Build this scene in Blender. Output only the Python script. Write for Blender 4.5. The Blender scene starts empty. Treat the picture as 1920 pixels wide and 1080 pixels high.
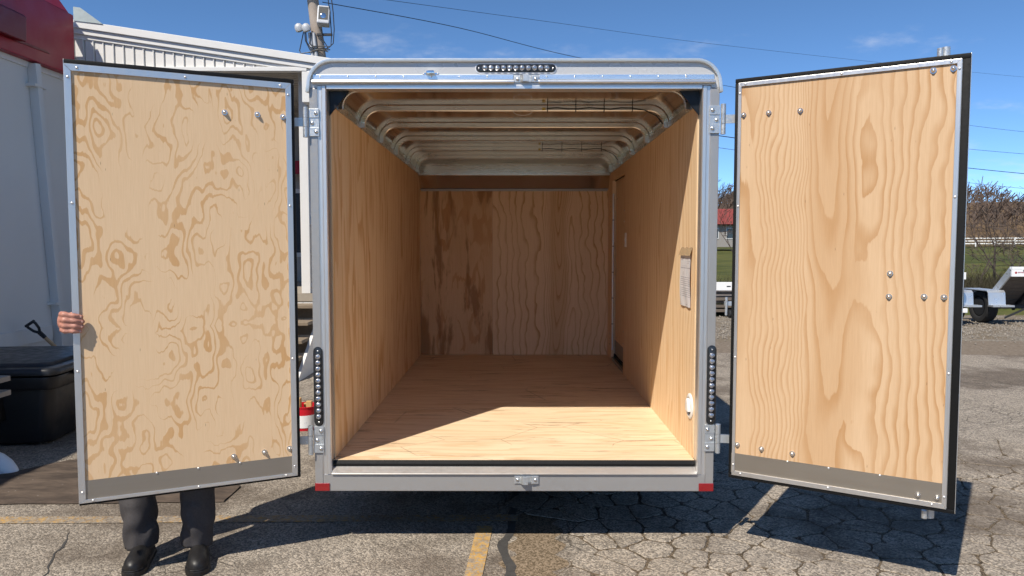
import bpy, bmesh, math, random
from mathutils import Vector, Matrix, noise, Euler
R = math.radians
random.seed(7)
scene = bpy.context.scene
col = scene.collection

# ---------------------------------------------------------------- camera, sky, sun, exposure
CAM_H = 1.54
cam_d = bpy.data.cameras.new('camera'); cam = bpy.data.objects.new('camera', cam_d); col.objects.link(cam)
cam_d.sensor_width = 36.0; cam_d.lens = 1400 / 1920 * 36; cam_d.clip_end = 3000; cam_d.clip_start = 0.05
cam.location = (0, 0, CAM_H)
cam.rotation_euler = (R(90) - math.atan(86 / 1400), 0, math.atan(4 / 1400))
scene.camera = cam

SUN_DIR = Vector((0.67, 1.0, -1.47)).normalized()          # the way the light travels
ELEV = math.asin(-SUN_DIR.z); AZ = math.atan2(-SUN_DIR.x, -SUN_DIR.y)
sun_d = bpy.data.lights.new('sun', 'SUN'); sun = bpy.data.objects.new('sun', sun_d); col.objects.link(sun)
sun_d.energy = 2.75; sun_d.angle = R(0.53); sun_d.color = (1.0, 0.93, 0.82)
sun.rotation_euler = SUN_DIR.to_track_quat('-Z', 'Y').to_euler(); sun.location = (-6, -9, 14)

world = bpy.data.worlds.new('World'); scene.world = world; world.use_nodes = True
wn = world.node_tree; wn.nodes.clear()
def wnode(t, **k):
    n = wn.nodes.new(t)
    for a, b in k.items(): setattr(n, a, b)
    return n
w_out = wnode('ShaderNodeOutputWorld'); w_bg = wnode('ShaderNodeBackground')
w_sky = wnode('ShaderNodeTexSky', sky_type='NISHITA', sun_disc=False, sun_elevation=ELEV, sun_rotation=AZ % (2 * math.pi),
              altitude=5500, air_density=0.78, dust_density=0.0, ozone_density=4.0)
w_bg.inputs['Strength'].default_value = 0.09
# thin fair-weather clouds over the whole sky
w_tc = wnode('ShaderNodeTexCoord'); w_sep = wnode('ShaderNodeSeparateXYZ')
wn.links.new(w_tc.outputs['Generated'], w_sep.inputs[0])
def wm(op, a, b=None, clamp=False):
    n = wnode('ShaderNodeMath', operation=op, use_clamp=clamp)
    for i, x in enumerate((a, b)):
        if x is None: continue
        if isinstance(x, (int, float)): n.inputs[i].default_value = x
        else: wn.links.new(x, n.inputs[i])
    return n.outputs[0]
w_z = wm('ADD', wm('MAXIMUM', w_sep.outputs[2], 0.0), 0.22)
w_cmb = wnode('ShaderNodeCombineXYZ')
wn.links.new(wm('DIVIDE', w_sep.outputs[0], w_z), w_cmb.inputs[0]); wn.links.new(wm('DIVIDE', w_sep.outputs[1], w_z), w_cmb.inputs[1])
w_cmb.inputs[2].default_value = 4.3
w_map = wnode('ShaderNodeMapping'); wn.links.new(w_cmb.outputs[0], w_map.inputs[0])
w_map.inputs['Scale'].default_value = (1.9, 2.3, 1); w_map.inputs['Location'].default_value = (3.1, 0.6, 0)
w_no = wnode('ShaderNodeTexNoise'); w_no.inputs['Scale'].default_value = 1.25; w_no.inputs['Detail'].default_value = 7; w_no.inputs['Roughness'].default_value = 0.58
wn.links.new(w_map.outputs[0], w_no.inputs['Vector'])
w_rmp = wnode('ShaderNodeMapRange', interpolation_type='SMOOTHSTEP')
wn.links.new(w_no.outputs[0], w_rmp.inputs[0])
w_rmp.inputs[1].default_value = 0.55; w_rmp.inputs[2].default_value = 0.85; w_rmp.inputs[3].default_value = 0.0; w_rmp.inputs[4].default_value = 0.75
w_mix = wnode('ShaderNodeMix', data_type='RGBA')
wn.links.new(w_rmp.outputs[0], w_mix.inputs[0]); w_hs = wnode('ShaderNodeHueSaturation'); w_hs.inputs['Saturation'].default_value = 1.06; w_hs.inputs['Hue'].default_value = 0.494; wn.links.new(w_sky.outputs[0], w_hs.inputs['Color']); wn.links.new(w_hs.outputs[0], w_mix.inputs[6]); w_mix.inputs[7].default_value = (4.4, 4.5, 4.8, 1)
wn.links.new(w_mix.outputs[2], w_bg.inputs[0]); wn.links.new(w_bg.outputs[0], w_out.inputs[0])

vs = scene.view_settings
vs.view_transform = 'Standard'; vs.look = 'None'; vs.gamma = 1.0; vs.use_curve_mapping = False
vs.exposure = 1.18
scene.render.engine = 'CYCLES'
cy = scene.cycles
cy.use_denoising = True; cy.max_bounces = 14; cy.diffuse_bounces = 12; cy.glossy_bounces = 6; cy.transmission_bounces = 2
cy.caustics_reflective = True; cy.caustics_refractive = False; cy.blur_glossy = 1.0; cy.sample_clamp_indirect = 8.0
cy.use_adaptive_sampling = True; cy.adaptive_threshold = 0.02
try: cy.denoiser = 'OPENIMAGEDENOISE'
except Exception: pass

# ---------------------------------------------------------------- node helper
class G:
    def __init__(s, name):
        s.m = bpy.data.materials.new(name); s.m.use_nodes = True; s.t = s.m.node_tree
        s.b = s.t.nodes['Principled BSDF']
        s.tc = s.t.nodes.new('ShaderNodeTexCoord')
    def put(s, v, sock):
        if v is None: return
        if isinstance(v, bpy.types.NodeSocket): s.t.links.new(v, sock)
        elif isinstance(v, (tuple, list)):
            v = tuple(v)
            if sock.type == 'RGBA' and len(v) == 3: v += (1,)
            sock.default_value = v
        else: sock.default_value = v
    def obj(s): return s.tc.outputs['Object']
    def mapv(s, v, scale=(1, 1, 1), loc=(0, 0, 0), rot=(0, 0, 0)):
        n = s.t.nodes.new('ShaderNodeMapping'); s.put(v, n.inputs[0]); n.inputs['Scale'].default_value = scale
        n.inputs['Location'].default_value = loc; n.inputs['Rotation'].default_value = rot; return n.outputs[0]
    def sep(s, v):
        n = s.t.nodes.new('ShaderNodeSeparateXYZ'); s.put(v, n.inputs[0]); return n.outputs
    def comb(s, x, y, z=0.0):
        n = s.t.nodes.new('ShaderNodeCombineXYZ')
        for i, a in enumerate((x, y, z)): s.put(a, n.inputs[i])
        return n.outputs[0]
    def noise(s, v, scale=1.0, detail=2.0, rough=0.5, dist=0.0, color=False):
        n = s.t.nodes.new('ShaderNodeTexNoise'); s.put(v, n.inputs['Vector']); n.inputs['Scale'].default_value = scale
        n.inputs['Detail'].default_value = detail; n.inputs['Roughness'].default_value = rough; n.inputs['Distortion'].default_value = dist
        return n.outputs[1] if color else n.outputs[0]
    def vor(s, v, scale=1.0, feature='F1', rand=1.0, out=0):
        n = s.t.nodes.new('ShaderNodeTexVoronoi'); n.feature = feature; s.put(v, n.inputs['Vector']); n.inputs['Scale'].default_value = scale
        n.inputs['Randomness'].default_value = rand; return n.outputs[out]
    def ma(s, op, a, b=None, c=None, clamp=False):
        n = s.t.nodes.new('ShaderNodeMath'); n.operation = op; n.use_clamp = clamp
        for i, x in enumerate((a, b, c)): s.put(x, n.inputs[i])
        return n.outputs[0]
    def rng(s, v, a, b, c=0.0, d=1.0, smooth=True):
        n = s.t.nodes.new('ShaderNodeMapRange'); n.interpolation_type = 'SMOOTHSTEP' if smooth else 'LINEAR'
        for i, x in enumerate((v, a, b, c, d)): s.put(x, n.inputs[i])
        return n.outputs[0]
    def mix(s, f, a, b, mode='MIX'):
        n = s.t.nodes.new('ShaderNodeMix'); n.data_type = 'RGBA'; n.blend_type = mode
        s.put(f, n.inputs[0]); s.put(a, n.inputs[6]); s.put(b, n.inputs[7]); return n.outputs[2]
    def bump(s, h, strength=0.3, dist=0.01, normal=None):
        n = s.t.nodes.new('ShaderNodeBump'); s.put(h, n.inputs['Height']); n.inputs['Strength'].default_value = strength
        n.inputs['Distance'].default_value = dist
        if normal is not None: s.put(normal, n.inputs['Normal'])
        return n.outputs[0]
    def fin(s, color=None, rough=None, metal=None, normal=None, spec=None, coat=None):
        b = s.b
        s.put(color, b.inputs['Base Color']); s.put(rough, b.inputs['Roughness']); s.put(metal, b.inputs['Metallic'])
        if normal is not None: s.put(normal, b.inputs['Normal'])
        if spec is not None: s.put(spec, b.inputs['Specular IOR Level'])
        if coat is not None: s.put(coat, b.inputs['Coat Weight'])
        return s.m

def simple(name, color, rough=0.6, metal=0.0, var=0.12, scale=9.0, bump=0.0, bscale=60.0, rvar=0.1, spec=None, coat=None):
    g = G(name); v = g.obj()
    n = g.noise(v, scale, 5, 0.6)
    c = g.mix(n, tuple(x * (1 - var) for x in color), tuple(min(1, x * (1 + var)) for x in color))
    r = g.rng(g.noise(v, scale * 3.1, 3), 0.3, 0.7, max(0.02, rough - rvar), min(1, rough + rvar), False)
    nm = g.bump(g.noise(v, bscale, 3), bump, 0.004) if bump else None
    return g.fin(c, r, metal, nm, spec, coat)

def plywood(name, u, v, seed, fs=(4, 1), K=4.0, prof=(), wig=(2.0, 1.5, 0.0), jag=(34, 5, 0.4), lo=0.3, hi=0.95, vary=0.0, amp=1.0,
            pale=(0.66, 0.47, 0.29), dark=(0.43, 0.225, 0.085), broad=0.25, dirt=0.0, stain=0.0, streak=0.16, arch=None, mirror=None):
    """rotary-cut pine veneer: growth-ring contours of a stretched field; u runs across the grain, v along it (metres).
    prof: (from, to, rings) bands across the sheet where rings crowd; jag: feathered teeth along the grain"""
    g = G(name); xyz = g.sep(g.obj())
    u_, v_ = xyz['XYZ'.index(u)], xyz['XYZ'.index(v)]
    U = g.ma('ADD', u_, seed * 1.37); V = g.ma('ADD', v_, seed * 2.11)
    P = g.comb(U, V, seed)
    Pm = P
    if mirror:                                                        # peeled veneer repeats itself mirrored along the sheet
        sh_ = g.ma('MULTIPLY', g.ma('SUBTRACT', g.noise(g.mapv(P, (1.4, 1.0, 1), (6, 1, 3)), 1.0, 2.0), 0.5), 0.16)
        Pm = g.comb(U, g.ma('ADD', g.ma('ABSOLUTE', g.ma('ADD', g.ma('SUBTRACT', v_, mirror), sh_)), seed * 2.11), seed)
    fld = g.noise(g.mapv(Pm, (fs[0], fs[1], 1)), 1.0, 2.2, 0.45)
    jg = g.noise(g.mapv(P, (jag[0], jag[1], 1)), 1.0, 3.0, 0.6)
    h = g.ma('ADD', g.ma('MULTIPLY', fld, K), g.ma('MULTIPLY', jg, jag[2]))
    if prof:
        wob = g.noise(g.mapv(P, (wig[0], wig[1], 1), (5, 3, 1)), 1.0, 2.5)
        uu = g.ma('ADD', u_, g.ma('MULTIPLY', g.ma('SUBTRACT', wob, 0.5), wig[2]))
        for p0, p1, w in prof: h = g.ma('ADD', h, g.rng(uu, p0, p1, 0.0, w, False))
    if arch:                                                          # cathedral arches: rings that climb along the grain inside a bell
        wo2 = g.noise(g.mapv(P, (1.2, 1.1, 1), (2, 9, 4)), 1.0, 2.0)
        du = g.ma('ABSOLUTE', g.ma('ADD', g.ma('SUBTRACT', u_, arch[0]), g.ma('MULTIPLY', g.ma('SUBTRACT', wo2, 0.5), 0.22)))
        bell = g.rng(du, 0.0, arch[1], 1.0, 0.0)
        h = g.ma('ADD', h, g.ma('MULTIPLY', bell, g.ma('ADD', g.ma('MULTIPLY', v_, arch[2]), 1.5)))
    fr = g.ma('FRACT', h)
    n2 = g.noise(g.mapv(P, (fs[0] * 0.9, fs[1] * 0.8, 1), (9, 4, 2)), 1.0, 1.5)
    t = g.ma('ADD', lo, g.ma('MULTIPLY', g.ma('SUBTRACT', g.rng(n2, 0.35, 0.65, 1.0, 0.0), 0.5), vary)) if vary else lo
    band = g.rng(fr, t, g.ma('ADD', t, max(0.03, hi - lo)))
    band = g.ma('MULTIPLY', band, g.rng(fr, 0.955, 1.0, 1.0, 0.0))
    band = g.ma('MULTIPLY', band, g.rng(g.noise(g.mapv(P, (4.5, 2.0, 1), (1, 8, 0)), 1.0, 3), 0.3, 0.7, 0.5, 1.0))
    fine = g.noise(g.mapv(P, (300, 9, 1)), 1.0, 3, 0.6)
    mid = g.noise(g.mapv(P, (85, 2.6, 1)), 1.0, 4, 0.65)
    c = g.mix(g.ma('MULTIPLY', band, amp, clamp=True), pale, dark)
    brd = g.rng(g.noise(g.mapv(P, (4.0, 0.9, 1), (2, 2, 7)), 1.0, 4, 0.6), 0.3, 0.7)
    c = g.mix(g.ma('MULTIPLY', brd, broad), c, tuple(0.5 * a + 0.5 * b for a, b in zip(pale, dark)))
    if arch: c = g.mix(g.ma('MULTIPLY', g.rng(bell, 0.25, 0.75), 0.32), c, dark)
    c = g.mix(g.rng(mid, 0.36, 0.72, 0.0, streak * 2), c, tuple(0.35 * a + 0.65 * b for a, b in zip(pale, dark)))
    c = g.mix(g.rng(fine, 0.25, 0.75, 0.0, 0.12), c, tuple(x * 0.55 for x in dark))
    sp = g.vor(g.mapv(P, (26, 5, 1)), 1.0)
    c = g.mix(g.rng(sp, 0.018, 0.05, 0.6, 0.0), c, tuple(x * 0.3 for x in dark))
    if stain:
        st = g.noise(g.mapv(P, (4.2, 0.9, 1), (3, 3, 3)), 1.0, 5, 0.62, 0.5)
        c = g.mix(g.rng(g.ma('ADD', st, g.ma('MULTIPLY', jg, 0.22)), 0.62, 0.71, 0.0, stain), c, tuple(x * 0.62 for x in dark))
    if dirt:
        d1 = g.noise(g.mapv(P, (24, 2.6, 1), (4, 1, 0)), 1.0, 5, 0.7)
        d2 = g.noise(g.mapv(P, (2.2, 1.6, 1)), 1.0, 2)
        c = g.mix(g.ma('MULTIPLY', g.rng(d1, 0.55, 0.68), g.rng(d2, 0.36, 0.60, 0.15, dirt)), c, (0.17, 0.10, 0.055))
        d3 = g.noise(g.mapv(P, (7, 4, 1), (7, 5, 0)), 1.0, 6, 0.75)
        c = g.mix(g.rng(d3, 0.66, 0.76, 0.0, 0.6), c, (0.11, 0.085, 0.065))
        sc = g.vor(g.mapv(P, (1.7, 1.1, 1), (0, 0, 0), (0, 0, 0.5)), 1.6, 'DISTANCE_TO_EDGE')
        c = g.mix(g.ma('MULTIPLY', g.rng(sc, 0.0, 0.012, 1.0, 0.0), g.rng(d2, 0.48, 0.58, 0.0, 0.5)), c, (0.16, 0.10, 0.06))
    nm = g.bump(g.ma('ADD', g.ma('MULTIPLY', fine, 0.6), g.ma('MULTIPLY', band, 0.5)), 0.16, 0.002)
    return g.fin(c, g.rng(fine, 0.2, 0.8, 0.52, 0.72, False), 0.0, nm, 0.35)

# ---------------------------------------------------------------- materials
M = {}
M['ply_left_door'] = plywood('plywood_blotched', 'X', 'Z', 3.0, (6.4, 3.5), 11.0, mirror=0.78, jag=(30, 5.0, 0.9), lo=0.77, hi=0.84, vary=0.46, amp=0.92, broad=0.16, streak=0.07, pale=(0.75, 0.54, 0.335), dark=(0.58, 0.325, 0.13))
M['ply_right_door'] = plywood('plywood_cathedral', 'X', 'Z', 8.0, (3.6, 0.9), 3.0, prof=((0.10, 0.34, 11.0), (0.54, 0.95, 10.0)), arch=(0.45, 0.20, 2.2), wig=(3.0, 2.2, 0.17), jag=(30, 4.0, 0.42), lo=0.38, hi=1.0, amp=1.0, broad=0.34, streak=0.13, pale=(0.61, 0.425, 0.26), dark=(0.42, 0.225, 0.09))
M['ply_left_wall'] = plywood('plywood_straight_vertical', 'Y', 'Z', 5.0, (4.5, 0.75), 4.0, prof=((-0.2, 3.8, 26.0),), wig=(1.5, 0.7, 0.5), jag=(20, 1.5, 1.1), lo=0.45, hi=0.9, vary=0.3, amp=1.0, broad=0.35, streak=0.14, pale=(0.85, 0.625, 0.385), dark=(0.60, 0.32, 0.12))
M['ply_right_wall'] = plywood('plywood_fine_vertical', 'Y', 'Z', 11.0, (7.0, 0.5), 3.0, prof=((-0.2, 3.8, 60.0),), wig=(1.5, 0.8, 0.35), jag=(26, 1.6, 0.8), lo=0.35, hi=1.0, amp=0.85, broad=0.35, streak=0.16, pale=(0.85, 0.64, 0.41), dark=(0.62, 0.36, 0.15))
M['ply_front_dark'] = plywood('plywood_stained', 'X', 'Z', 2.0, (5.0, 1.5), 5.0, jag=(24, 2.2, 1.0), lo=0.74, hi=0.82, vary=0.5, amp=0.8, broad=0.45, stain=0.8, pale=(0.74, 0.49, 0.265), dark=(0.50, 0.225, 0.065))
M['ply_front_cath'] = plywood('plywood_ringed', 'X', 'Z', 6.5, (3.2, 1.3), 2.6, prof=((-0.25, 0.16, 6.0), (0.16, 0.36, 2.0), (0.52, 0.95, 7.0)), arch=(0.42, 0.16, 3.0), wig=(3.0, 2.6, 0.20), jag=(26, 4, 0.35), lo=0.66, hi=0.97, amp=1.0, broad=0.22, streak=0.10, pale=(0.85, 0.61, 0.36), dark=(0.48, 0.225, 0.07))
M['ply_floor'] = plywood('plywood_floor', 'Y', 'X', 4.4, (8.0, 0.9), 4.0, prof=((-0.2, 3.8, 30.0),), wig=(2.0, 1.2, 0.3), jag=(36, 3.2, 1.0), lo=0.4, hi=1.0, amp=0.75, broad=0.45, dirt=0.7, streak=0.2, pale=(0.79, 0.625, 0.43), dark=(0.54, 0.335, 0.165))

def alu(name, color=(0.70, 0.685, 0.665), rough=0.34, metal=0.85, stretch=(70, 70, 3), var=0.05, scratch=0.05):
    g = G(name); v = g.obj()
    br = g.noise(g.mapv(v, stretch), 1.0, 4, 0.6); bl = g.noise(v, 5.0, 4)
    c = g.mix(bl, tuple(x * (1 - var) for x in color), tuple(min(1, x * (1 + var)) for x in color))
    r = g.ma('ADD', g.rng(br, 0.3, 0.7, rough - scratch, rough + scratch, False), g.ma('MULTIPLY', bl, 0.06))
    return g.fin(c, r, metal)
M['alu_trim'] = alu('aluminium_trim')
M['alu_bright'] = alu('aluminium_bright', (0.74, 0.73, 0.71), 0.32, 0.8)
M['alu_rail'] = alu('aluminium_rail', (0.84, 0.84, 0.83), 0.25, 0.9, (3, 60, 60))
M['alu_roof'] = alu('aluminium_roof_underside', (0.66, 0.62, 0.57), 0.10, 1.0, (2, 30, 2), 0.04, 0.05)
M['alu_bow'] = alu('aluminium_bow', (0.66, 0.635, 0.605), 0.26, 1.0, (2, 60, 60))
M['alu_kick'] = alu('aluminium_kick_plate', (0.34, 0.30, 0.25), 0.42, 0.75, (3, 60, 120))
M['silver_paint'] = simple('silver_paint', (0.36, 0.352, 0.345), 0.38, 0.45, 0.05, 14, 0.02, 160)
M['skin_white'] = simple('trailer_skin', (0.53, 0.525, 0.515), 0.28, 0.2, 0.03, 2)
M['black_rubber'] = simple('black_rubber', (0.006, 0.006, 0.006), 0.6, 0, 0.3, 30, 0.1, 80, spec=0.25)
M['black_panel'] = simple('black_gusset', (0.008, 0.010, 0.014), 0.4, 0, 0.2, 12, spec=0.3)
M['galv'] = simple('galvanised_steel', (0.55, 0.57, 0.58), 0.42, 0.75, 0.22, 45, 0.05, 90, 0.15)
M['zinc'] = simple('zinc_bolt', (0.72, 0.71, 0.69), 0.22, 0.95, 0.1, 60)
M['chrome'] = simple('chrome', (0.85, 0.86, 0.88), 0.08, 1.0, 0.04, 20, rvar=0.03)
M['lamp_black'] = simple('lamp_housing', (0.03, 0.031, 0.034), 0.2, 0.3, 0.2, 40)
g = G('clear_lens'); M['lens'] = g.fin(g.mix(g.noise(g.obj(), 90, 2), (0.35, 0.36, 0.39), (0.75, 0.75, 0.78)), 0.1, 0.85, g.bump(g.noise(g.obj(), 260, 2), 0.5, 0.002), coat=1.0)
g = G('clear_flange'); M['clear'] = g.fin((0.72, 0.73, 0.76), 0.12, 0.0, coat=0.6)
M['reflector'] = simple('red_reflector', (0.24, 0.002, 0.008), 0.12, 0, 0.1, 120, 0.15, 400, 0.04, coat=1.0)
M['white_plastic'] = simple('white_plastic', (0.78, 0.77, 0.74), 0.35, 0, 0.03, 12)
M['white_paint'] = simple('white_paint', (0.66, 0.645, 0.62), 0.5, 0, 0.05, 3)
M['steel_dark'] = simple('dark_steel', (0.025, 0.025, 0.027), 0.5, 0.2, 0.3, 20)
M['tyre'] = simple('tyre', (0.015, 0.015, 0.016), 0.8, 0, 0.3, 40, 0.3, 90)
M['cable'] = simple('black_cable', (0.012, 0.012, 0.013), 0.5, 0, 0.1)

# ---------------------------------------------------------------- mesh helper
WM = {}                                       # world matrix of every object we link
class MB:
    def __init__(s): s.v = []; s.f = []
    def add(s, vs_, fs_):
        o = len(s.v); s.v += [Vector(p) for p in vs_]; s.f += [tuple(i + o for i in f) for f in fs_]; return s
    def box(s, x0, x1, y0, y1, z0, z1):
        return s.add([(x0, y0, z0), (x1, y0, z0), (x1, y1, z0), (x0, y1, z0), (x0, y0, z1), (x1, y0, z1), (x1, y1, z1), (x0, y1, z1)],
                     [(0, 3, 2, 1), (4, 5, 6, 7), (0, 1, 5, 4), (1, 2, 6, 5), (2, 3, 7, 6), (3, 0, 4, 7)])
    def prism(s, poly, axis, a, b):
        """poly: 2-D outline, axis: 'X' 'Y' 'Z' the extrusion runs along"""
        def P(p, t):
            return {'X': (t, p[0], p[1]), 'Y': (p[0], t, p[1]), 'Z': (p[0], p[1], t)}[axis]
        n = len(poly)
        return s.add([P(p, a) for p in poly] + [P(p, b) for p in poly],
                     [tuple(range(n))[::-1], tuple(range(n, 2 * n))] + [(i, (i + 1) % n, n + (i + 1) % n, n + i) for i in range(n)])
    def tube(s, pts, rad, n=8, cap=True, flat=None):
        pts = [Vector(p) for p in pts]; m = len(pts)
        if not isinstance(rad, (list, tuple)): rad = [rad] * m
        rings = []; prev = None
        for i, p in enumerate(pts):
            d = (pts[min(i + 1, m - 1)] - pts[max(i - 1, 0)]).normalized()
            if prev is None:
                a = d.orthogonal().normalized() if flat is None else (Vector(flat) - d * d.dot(Vector(flat))).normalized()
            else:
                a = (prev - d * prev.dot(d)); a = a.normalized() if a.length > 1e-6 else d.orthogonal().normalized()
            prev = a; b = d.cross(a)
            rr = rad[i] if isinstance(rad[i], (tuple, list)) else (rad[i], rad[i])
            rings.append([p + a * (math.cos(2 * math.pi * k / n) * rr[0]) + b * (math.sin(2 * math.pi * k / n) * rr[1]) for k in range(n)])
        fs = [(i * n + k, i * n + (k + 1) % n, (i + 1) * n + (k + 1) % n, (i + 1) * n + k) for i in range(m - 1) for k in range(n)]
        if cap: fs += [tuple(range(n))[::-1], tuple(range((m - 1) * n, m * n))]
        return s.add([p for r in rings for p in r], fs)
    def sweep(s, pts, sec, up=(0, 1, 0), closed=False):
        """rectangular/any section sec [(a,b)] swept on a path; a along the path's side vector, b along up"""
        pts = [Vector(p) for p in pts]; m = len(pts); up = Vector(up); n = len(sec); vs_ = []
        for i, p in enumerate(pts):
            d0 = (p - pts[i - 1]).normalized() if (i or closed) else None
            d1 = (pts[(i + 1) % m] - p).normalized() if (i < m - 1 or closed) else None
            if d0 is None: d0 = d1
            if d1 is None: d1 = d0
            d = (d0 + d1).normalized(); side = up.cross(d).normalized(); k = 1 / max(0.3, d.dot(d1))
            vs_ += [p + side * (a * k) + up * b for a, b in sec]
        fs = []
        for i in range(m if closed else m - 1):
            j = (i + 1) % m
            fs += [(i * n + k, i * n + (k + 1) % n, j * n + (k + 1) % n, j * n + k) for k in range(n)]
        if not closed: fs += [tuple(range(n))[::-1], tuple(range((m - 1) * n, m * n))]
        return s.add(vs_, fs)
    def lathe(s, prof, c=(0, 0, 0), axis=(0, 0, 1), n=20):
        """prof: [(radius, height)] turned about an axis through c"""
        c = Vector(c); q = Vector((0, 0, 1)).rotation_difference(Vector(axis).normalized()); vs_ = []
        for r, h in prof:
            vs_ += [c + q @ Vector((math.cos(2 * math.pi * k / n) * r, math.sin(2 * math.pi * k / n) * r, h)) for k in range(n)]
        m = len(prof)
        fs = [(i * n + k, i * n + (k + 1) % n, (i + 1) * n + (k + 1) % n, (i + 1) * n + k) for i in range(m - 1) for k in range(n)]
        fs += [tuple(range(n))[::-1], tuple(range((m - 1) * n, m * n))]
        return s.add(vs_, fs)
    def build(s, name, mat, parent=None, bevel=0.0, smooth=False, seg=2, local=False, angle=40, recalc=True):
        me = bpy.data.meshes.new(name)
        W = WM.get(parent, Matrix.Identity(4)); inv = Matrix.Identity(4) if local else W.inverted()
        me.from_pydata([inv @ p for p in s.v], [], s.f)
        if recalc or bevel:
            bm = bmesh.new(); bm.from_mesh(me)
            if recalc: bmesh.ops.recalc_face_normals(bm, faces=bm.faces)
            if bevel:
                es = [e for e in bm.edges if len(e.link_faces) == 2 and e.calc_face_angle(0) > R(30)]
                bmesh.ops.bevel(bm, geom=es, offset=bevel, segments=seg, profile=0.6, affect='EDGES', clamp_overlap=True)
            bm.to_mesh(me); bm.free()
        if smooth:
            me.polygons.foreach_set('use_smooth', [True] * len(me.polygons))
            try: me.set_sharp_from_angle(angle=R(angle))
            except Exception: pass
        if mat is not None: me.materials.append(M[mat] if isinstance(mat, str) else mat)
        o = bpy.data.objects.new(name, me); col.objects.link(o)
        if parent is not None: o.parent = parent
        WM[o] = W.copy()
        return o
def thing(name, label, cat, loc=(0, 0, 0), rz=0.0, group=None):
    o = bpy.data.objects.new(name, None); col.objects.link(o); o.location = loc; o.rotation_euler = (0, 0, rz)
    o.empty_display_size = 0.2
    WM[o] = Matrix.Translation(loc) @ Matrix.Rotation(rz, 4, 'Z')
    return tag(o, label, cat, group)
def tag(o, label=None, cat=None, group=None, kind=None):
    for k, v in (('label', label), ('category', cat), ('group', group), ('kind', kind)):
        if v: o[k] = v
    return o
def inst(name, me, parent, loc, rot=None, scale=None):
    """one more object on shared mesh data, placed in its parent's own frame"""
    o = bpy.data.objects.new(name, me); col.objects.link(o); o.parent = parent; o.location = loc
    if rot is not None: o.rotation_euler = rot
    if scale is not None: o.scale = (scale,) * 3
    return o
def meshdata(mb, name, mat, smooth=True):
    o = mb.build(name, mat, None, smooth=smooth); me = o.data; bpy.data.objects.remove(o); return me
def arc(cx, cz, r, a0, a1, n):
    return [(cx + r * math.cos(R(a0 + (a1 - a0) * i / n)), cz + r * math.sin(R(a0 + (a1 - a0) * i / n))) for i in range(n + 1)]

# ================================================================ THE TRAILER (cargo trailer seen into its open rear)
YR, YF = 3.66, 7.21                    # rear frame plane, inner face of the front wall
ZF = 0.447                             # load floor
trailer = thing('cargo_trailer', 'silver enclosed cargo trailer with open rear doors and bare plywood interior', 'trailer', (0, YR, 0))
T = trailer
def dome(r, h, n=12, base=None):
    mb = MB(); prof = []
    if base: prof += [(base[0], 0), (base[0], base[1]), (r, base[1])]
    b0 = base[1] if base else 0
    prof += [(r * math.cos(R(a)), b0 + h * math.sin(R(a))) for a in (0, 22, 45, 66, 84)]
    return mb.lathe(prof, (0, 0, 0), (0, -1, 0), n)             # points to -Y
rivet_me = meshdata(dome(0.0058, 0.0042, 10), 'rivet', 'alu_bright')
screw_me = meshdata(dome(0.0042, 0.003, 8), 'screw', 'zinc')
bolt_me = meshdata(dome(0.0092, 0.0125, 14, (0.0125, 0.003)), 'bolt', 'zinc')
hbolt_me = meshdata(dome(0.0098, 0.0075, 14), 'hinge_bolt', 'zinc')

# --- rear frame
for s in (-1, 1):
    p = MB().box(min(s * 0.953, s * 0.993), max(s * 0.953, s * 0.993), YR, YR + 0.07, 0.2985, 2.283).build('corner_post', 'silver_paint', T, 0.003)
    lip = MB().prism([(s * 0.909, YR + 0.004), (s * 0.914, YR - 0.003), (s * 0.930, YR - 0.003), (s * 0.933, YR + 0.003), (s * 0.947, YR + 0.003), (s * 0.9525, YR - 0.0015), (s * 0.9525, YR + 0.06), (s * 0.909, YR + 0.06)], 'Z', 0.384, 2.2945).build('door_stop_lip', 'alu_trim', T, 0.0015)
    gus = MB().prism([(s * 0.9065, 2.2785), (s * 0.808, 2.2785), (s * 0.9065, 2.160)], 'Y', YR + 0.045, YR + 0.055).build('corner_gusset', 'black_panel', T)
outl = [(-0.993, 2.2845)] + arc(-0.993 + 0.115, 2.413 - 0.115, 0.115, 180, 90, 10) + arc(0.993 - 0.115, 2.413 - 0.115, 0.115, 90, 0, 10) + [(0.993, 2.2845), (0.9535, 2.2845), (0.9535, 2.296), (-0.9535, 2.296), (-0.9535, 2.2845)]
MB().prism(outl, 'Y', YR, YR + 0.07).build('rear_header', 'skin_white', T)
path = [(-1.0, YR - 0.006, 2.262)] + [(x, YR - 0.006, z) for x, z in arc(-0.995 + 0.118, 2.415 - 0.118, 0.118, 180, 90, 14) + arc(0.995 - 0.118, 2.415 - 0.118, 0.118, 90, 0, 14)] + [(1.0, YR - 0.006, 2.262)]
MB().sweep(path, [(-0.006, -0.012), (0.010, -0.010), (0.010, 0.02), (-0.006, 0.02)], (0, 1, 0)).build('roof_edge_moulding', 'alu_bright', T, 0.002, True)
MB().prism([(-0.908, 2.2955), (0.908, 2.2955), (0.908, 2.2785), (-0.908, 2.2785)], 'Y', YR - 0.004, YR + 0.06).build('header_lip', 'alu_bright', T, 0.0015)
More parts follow.
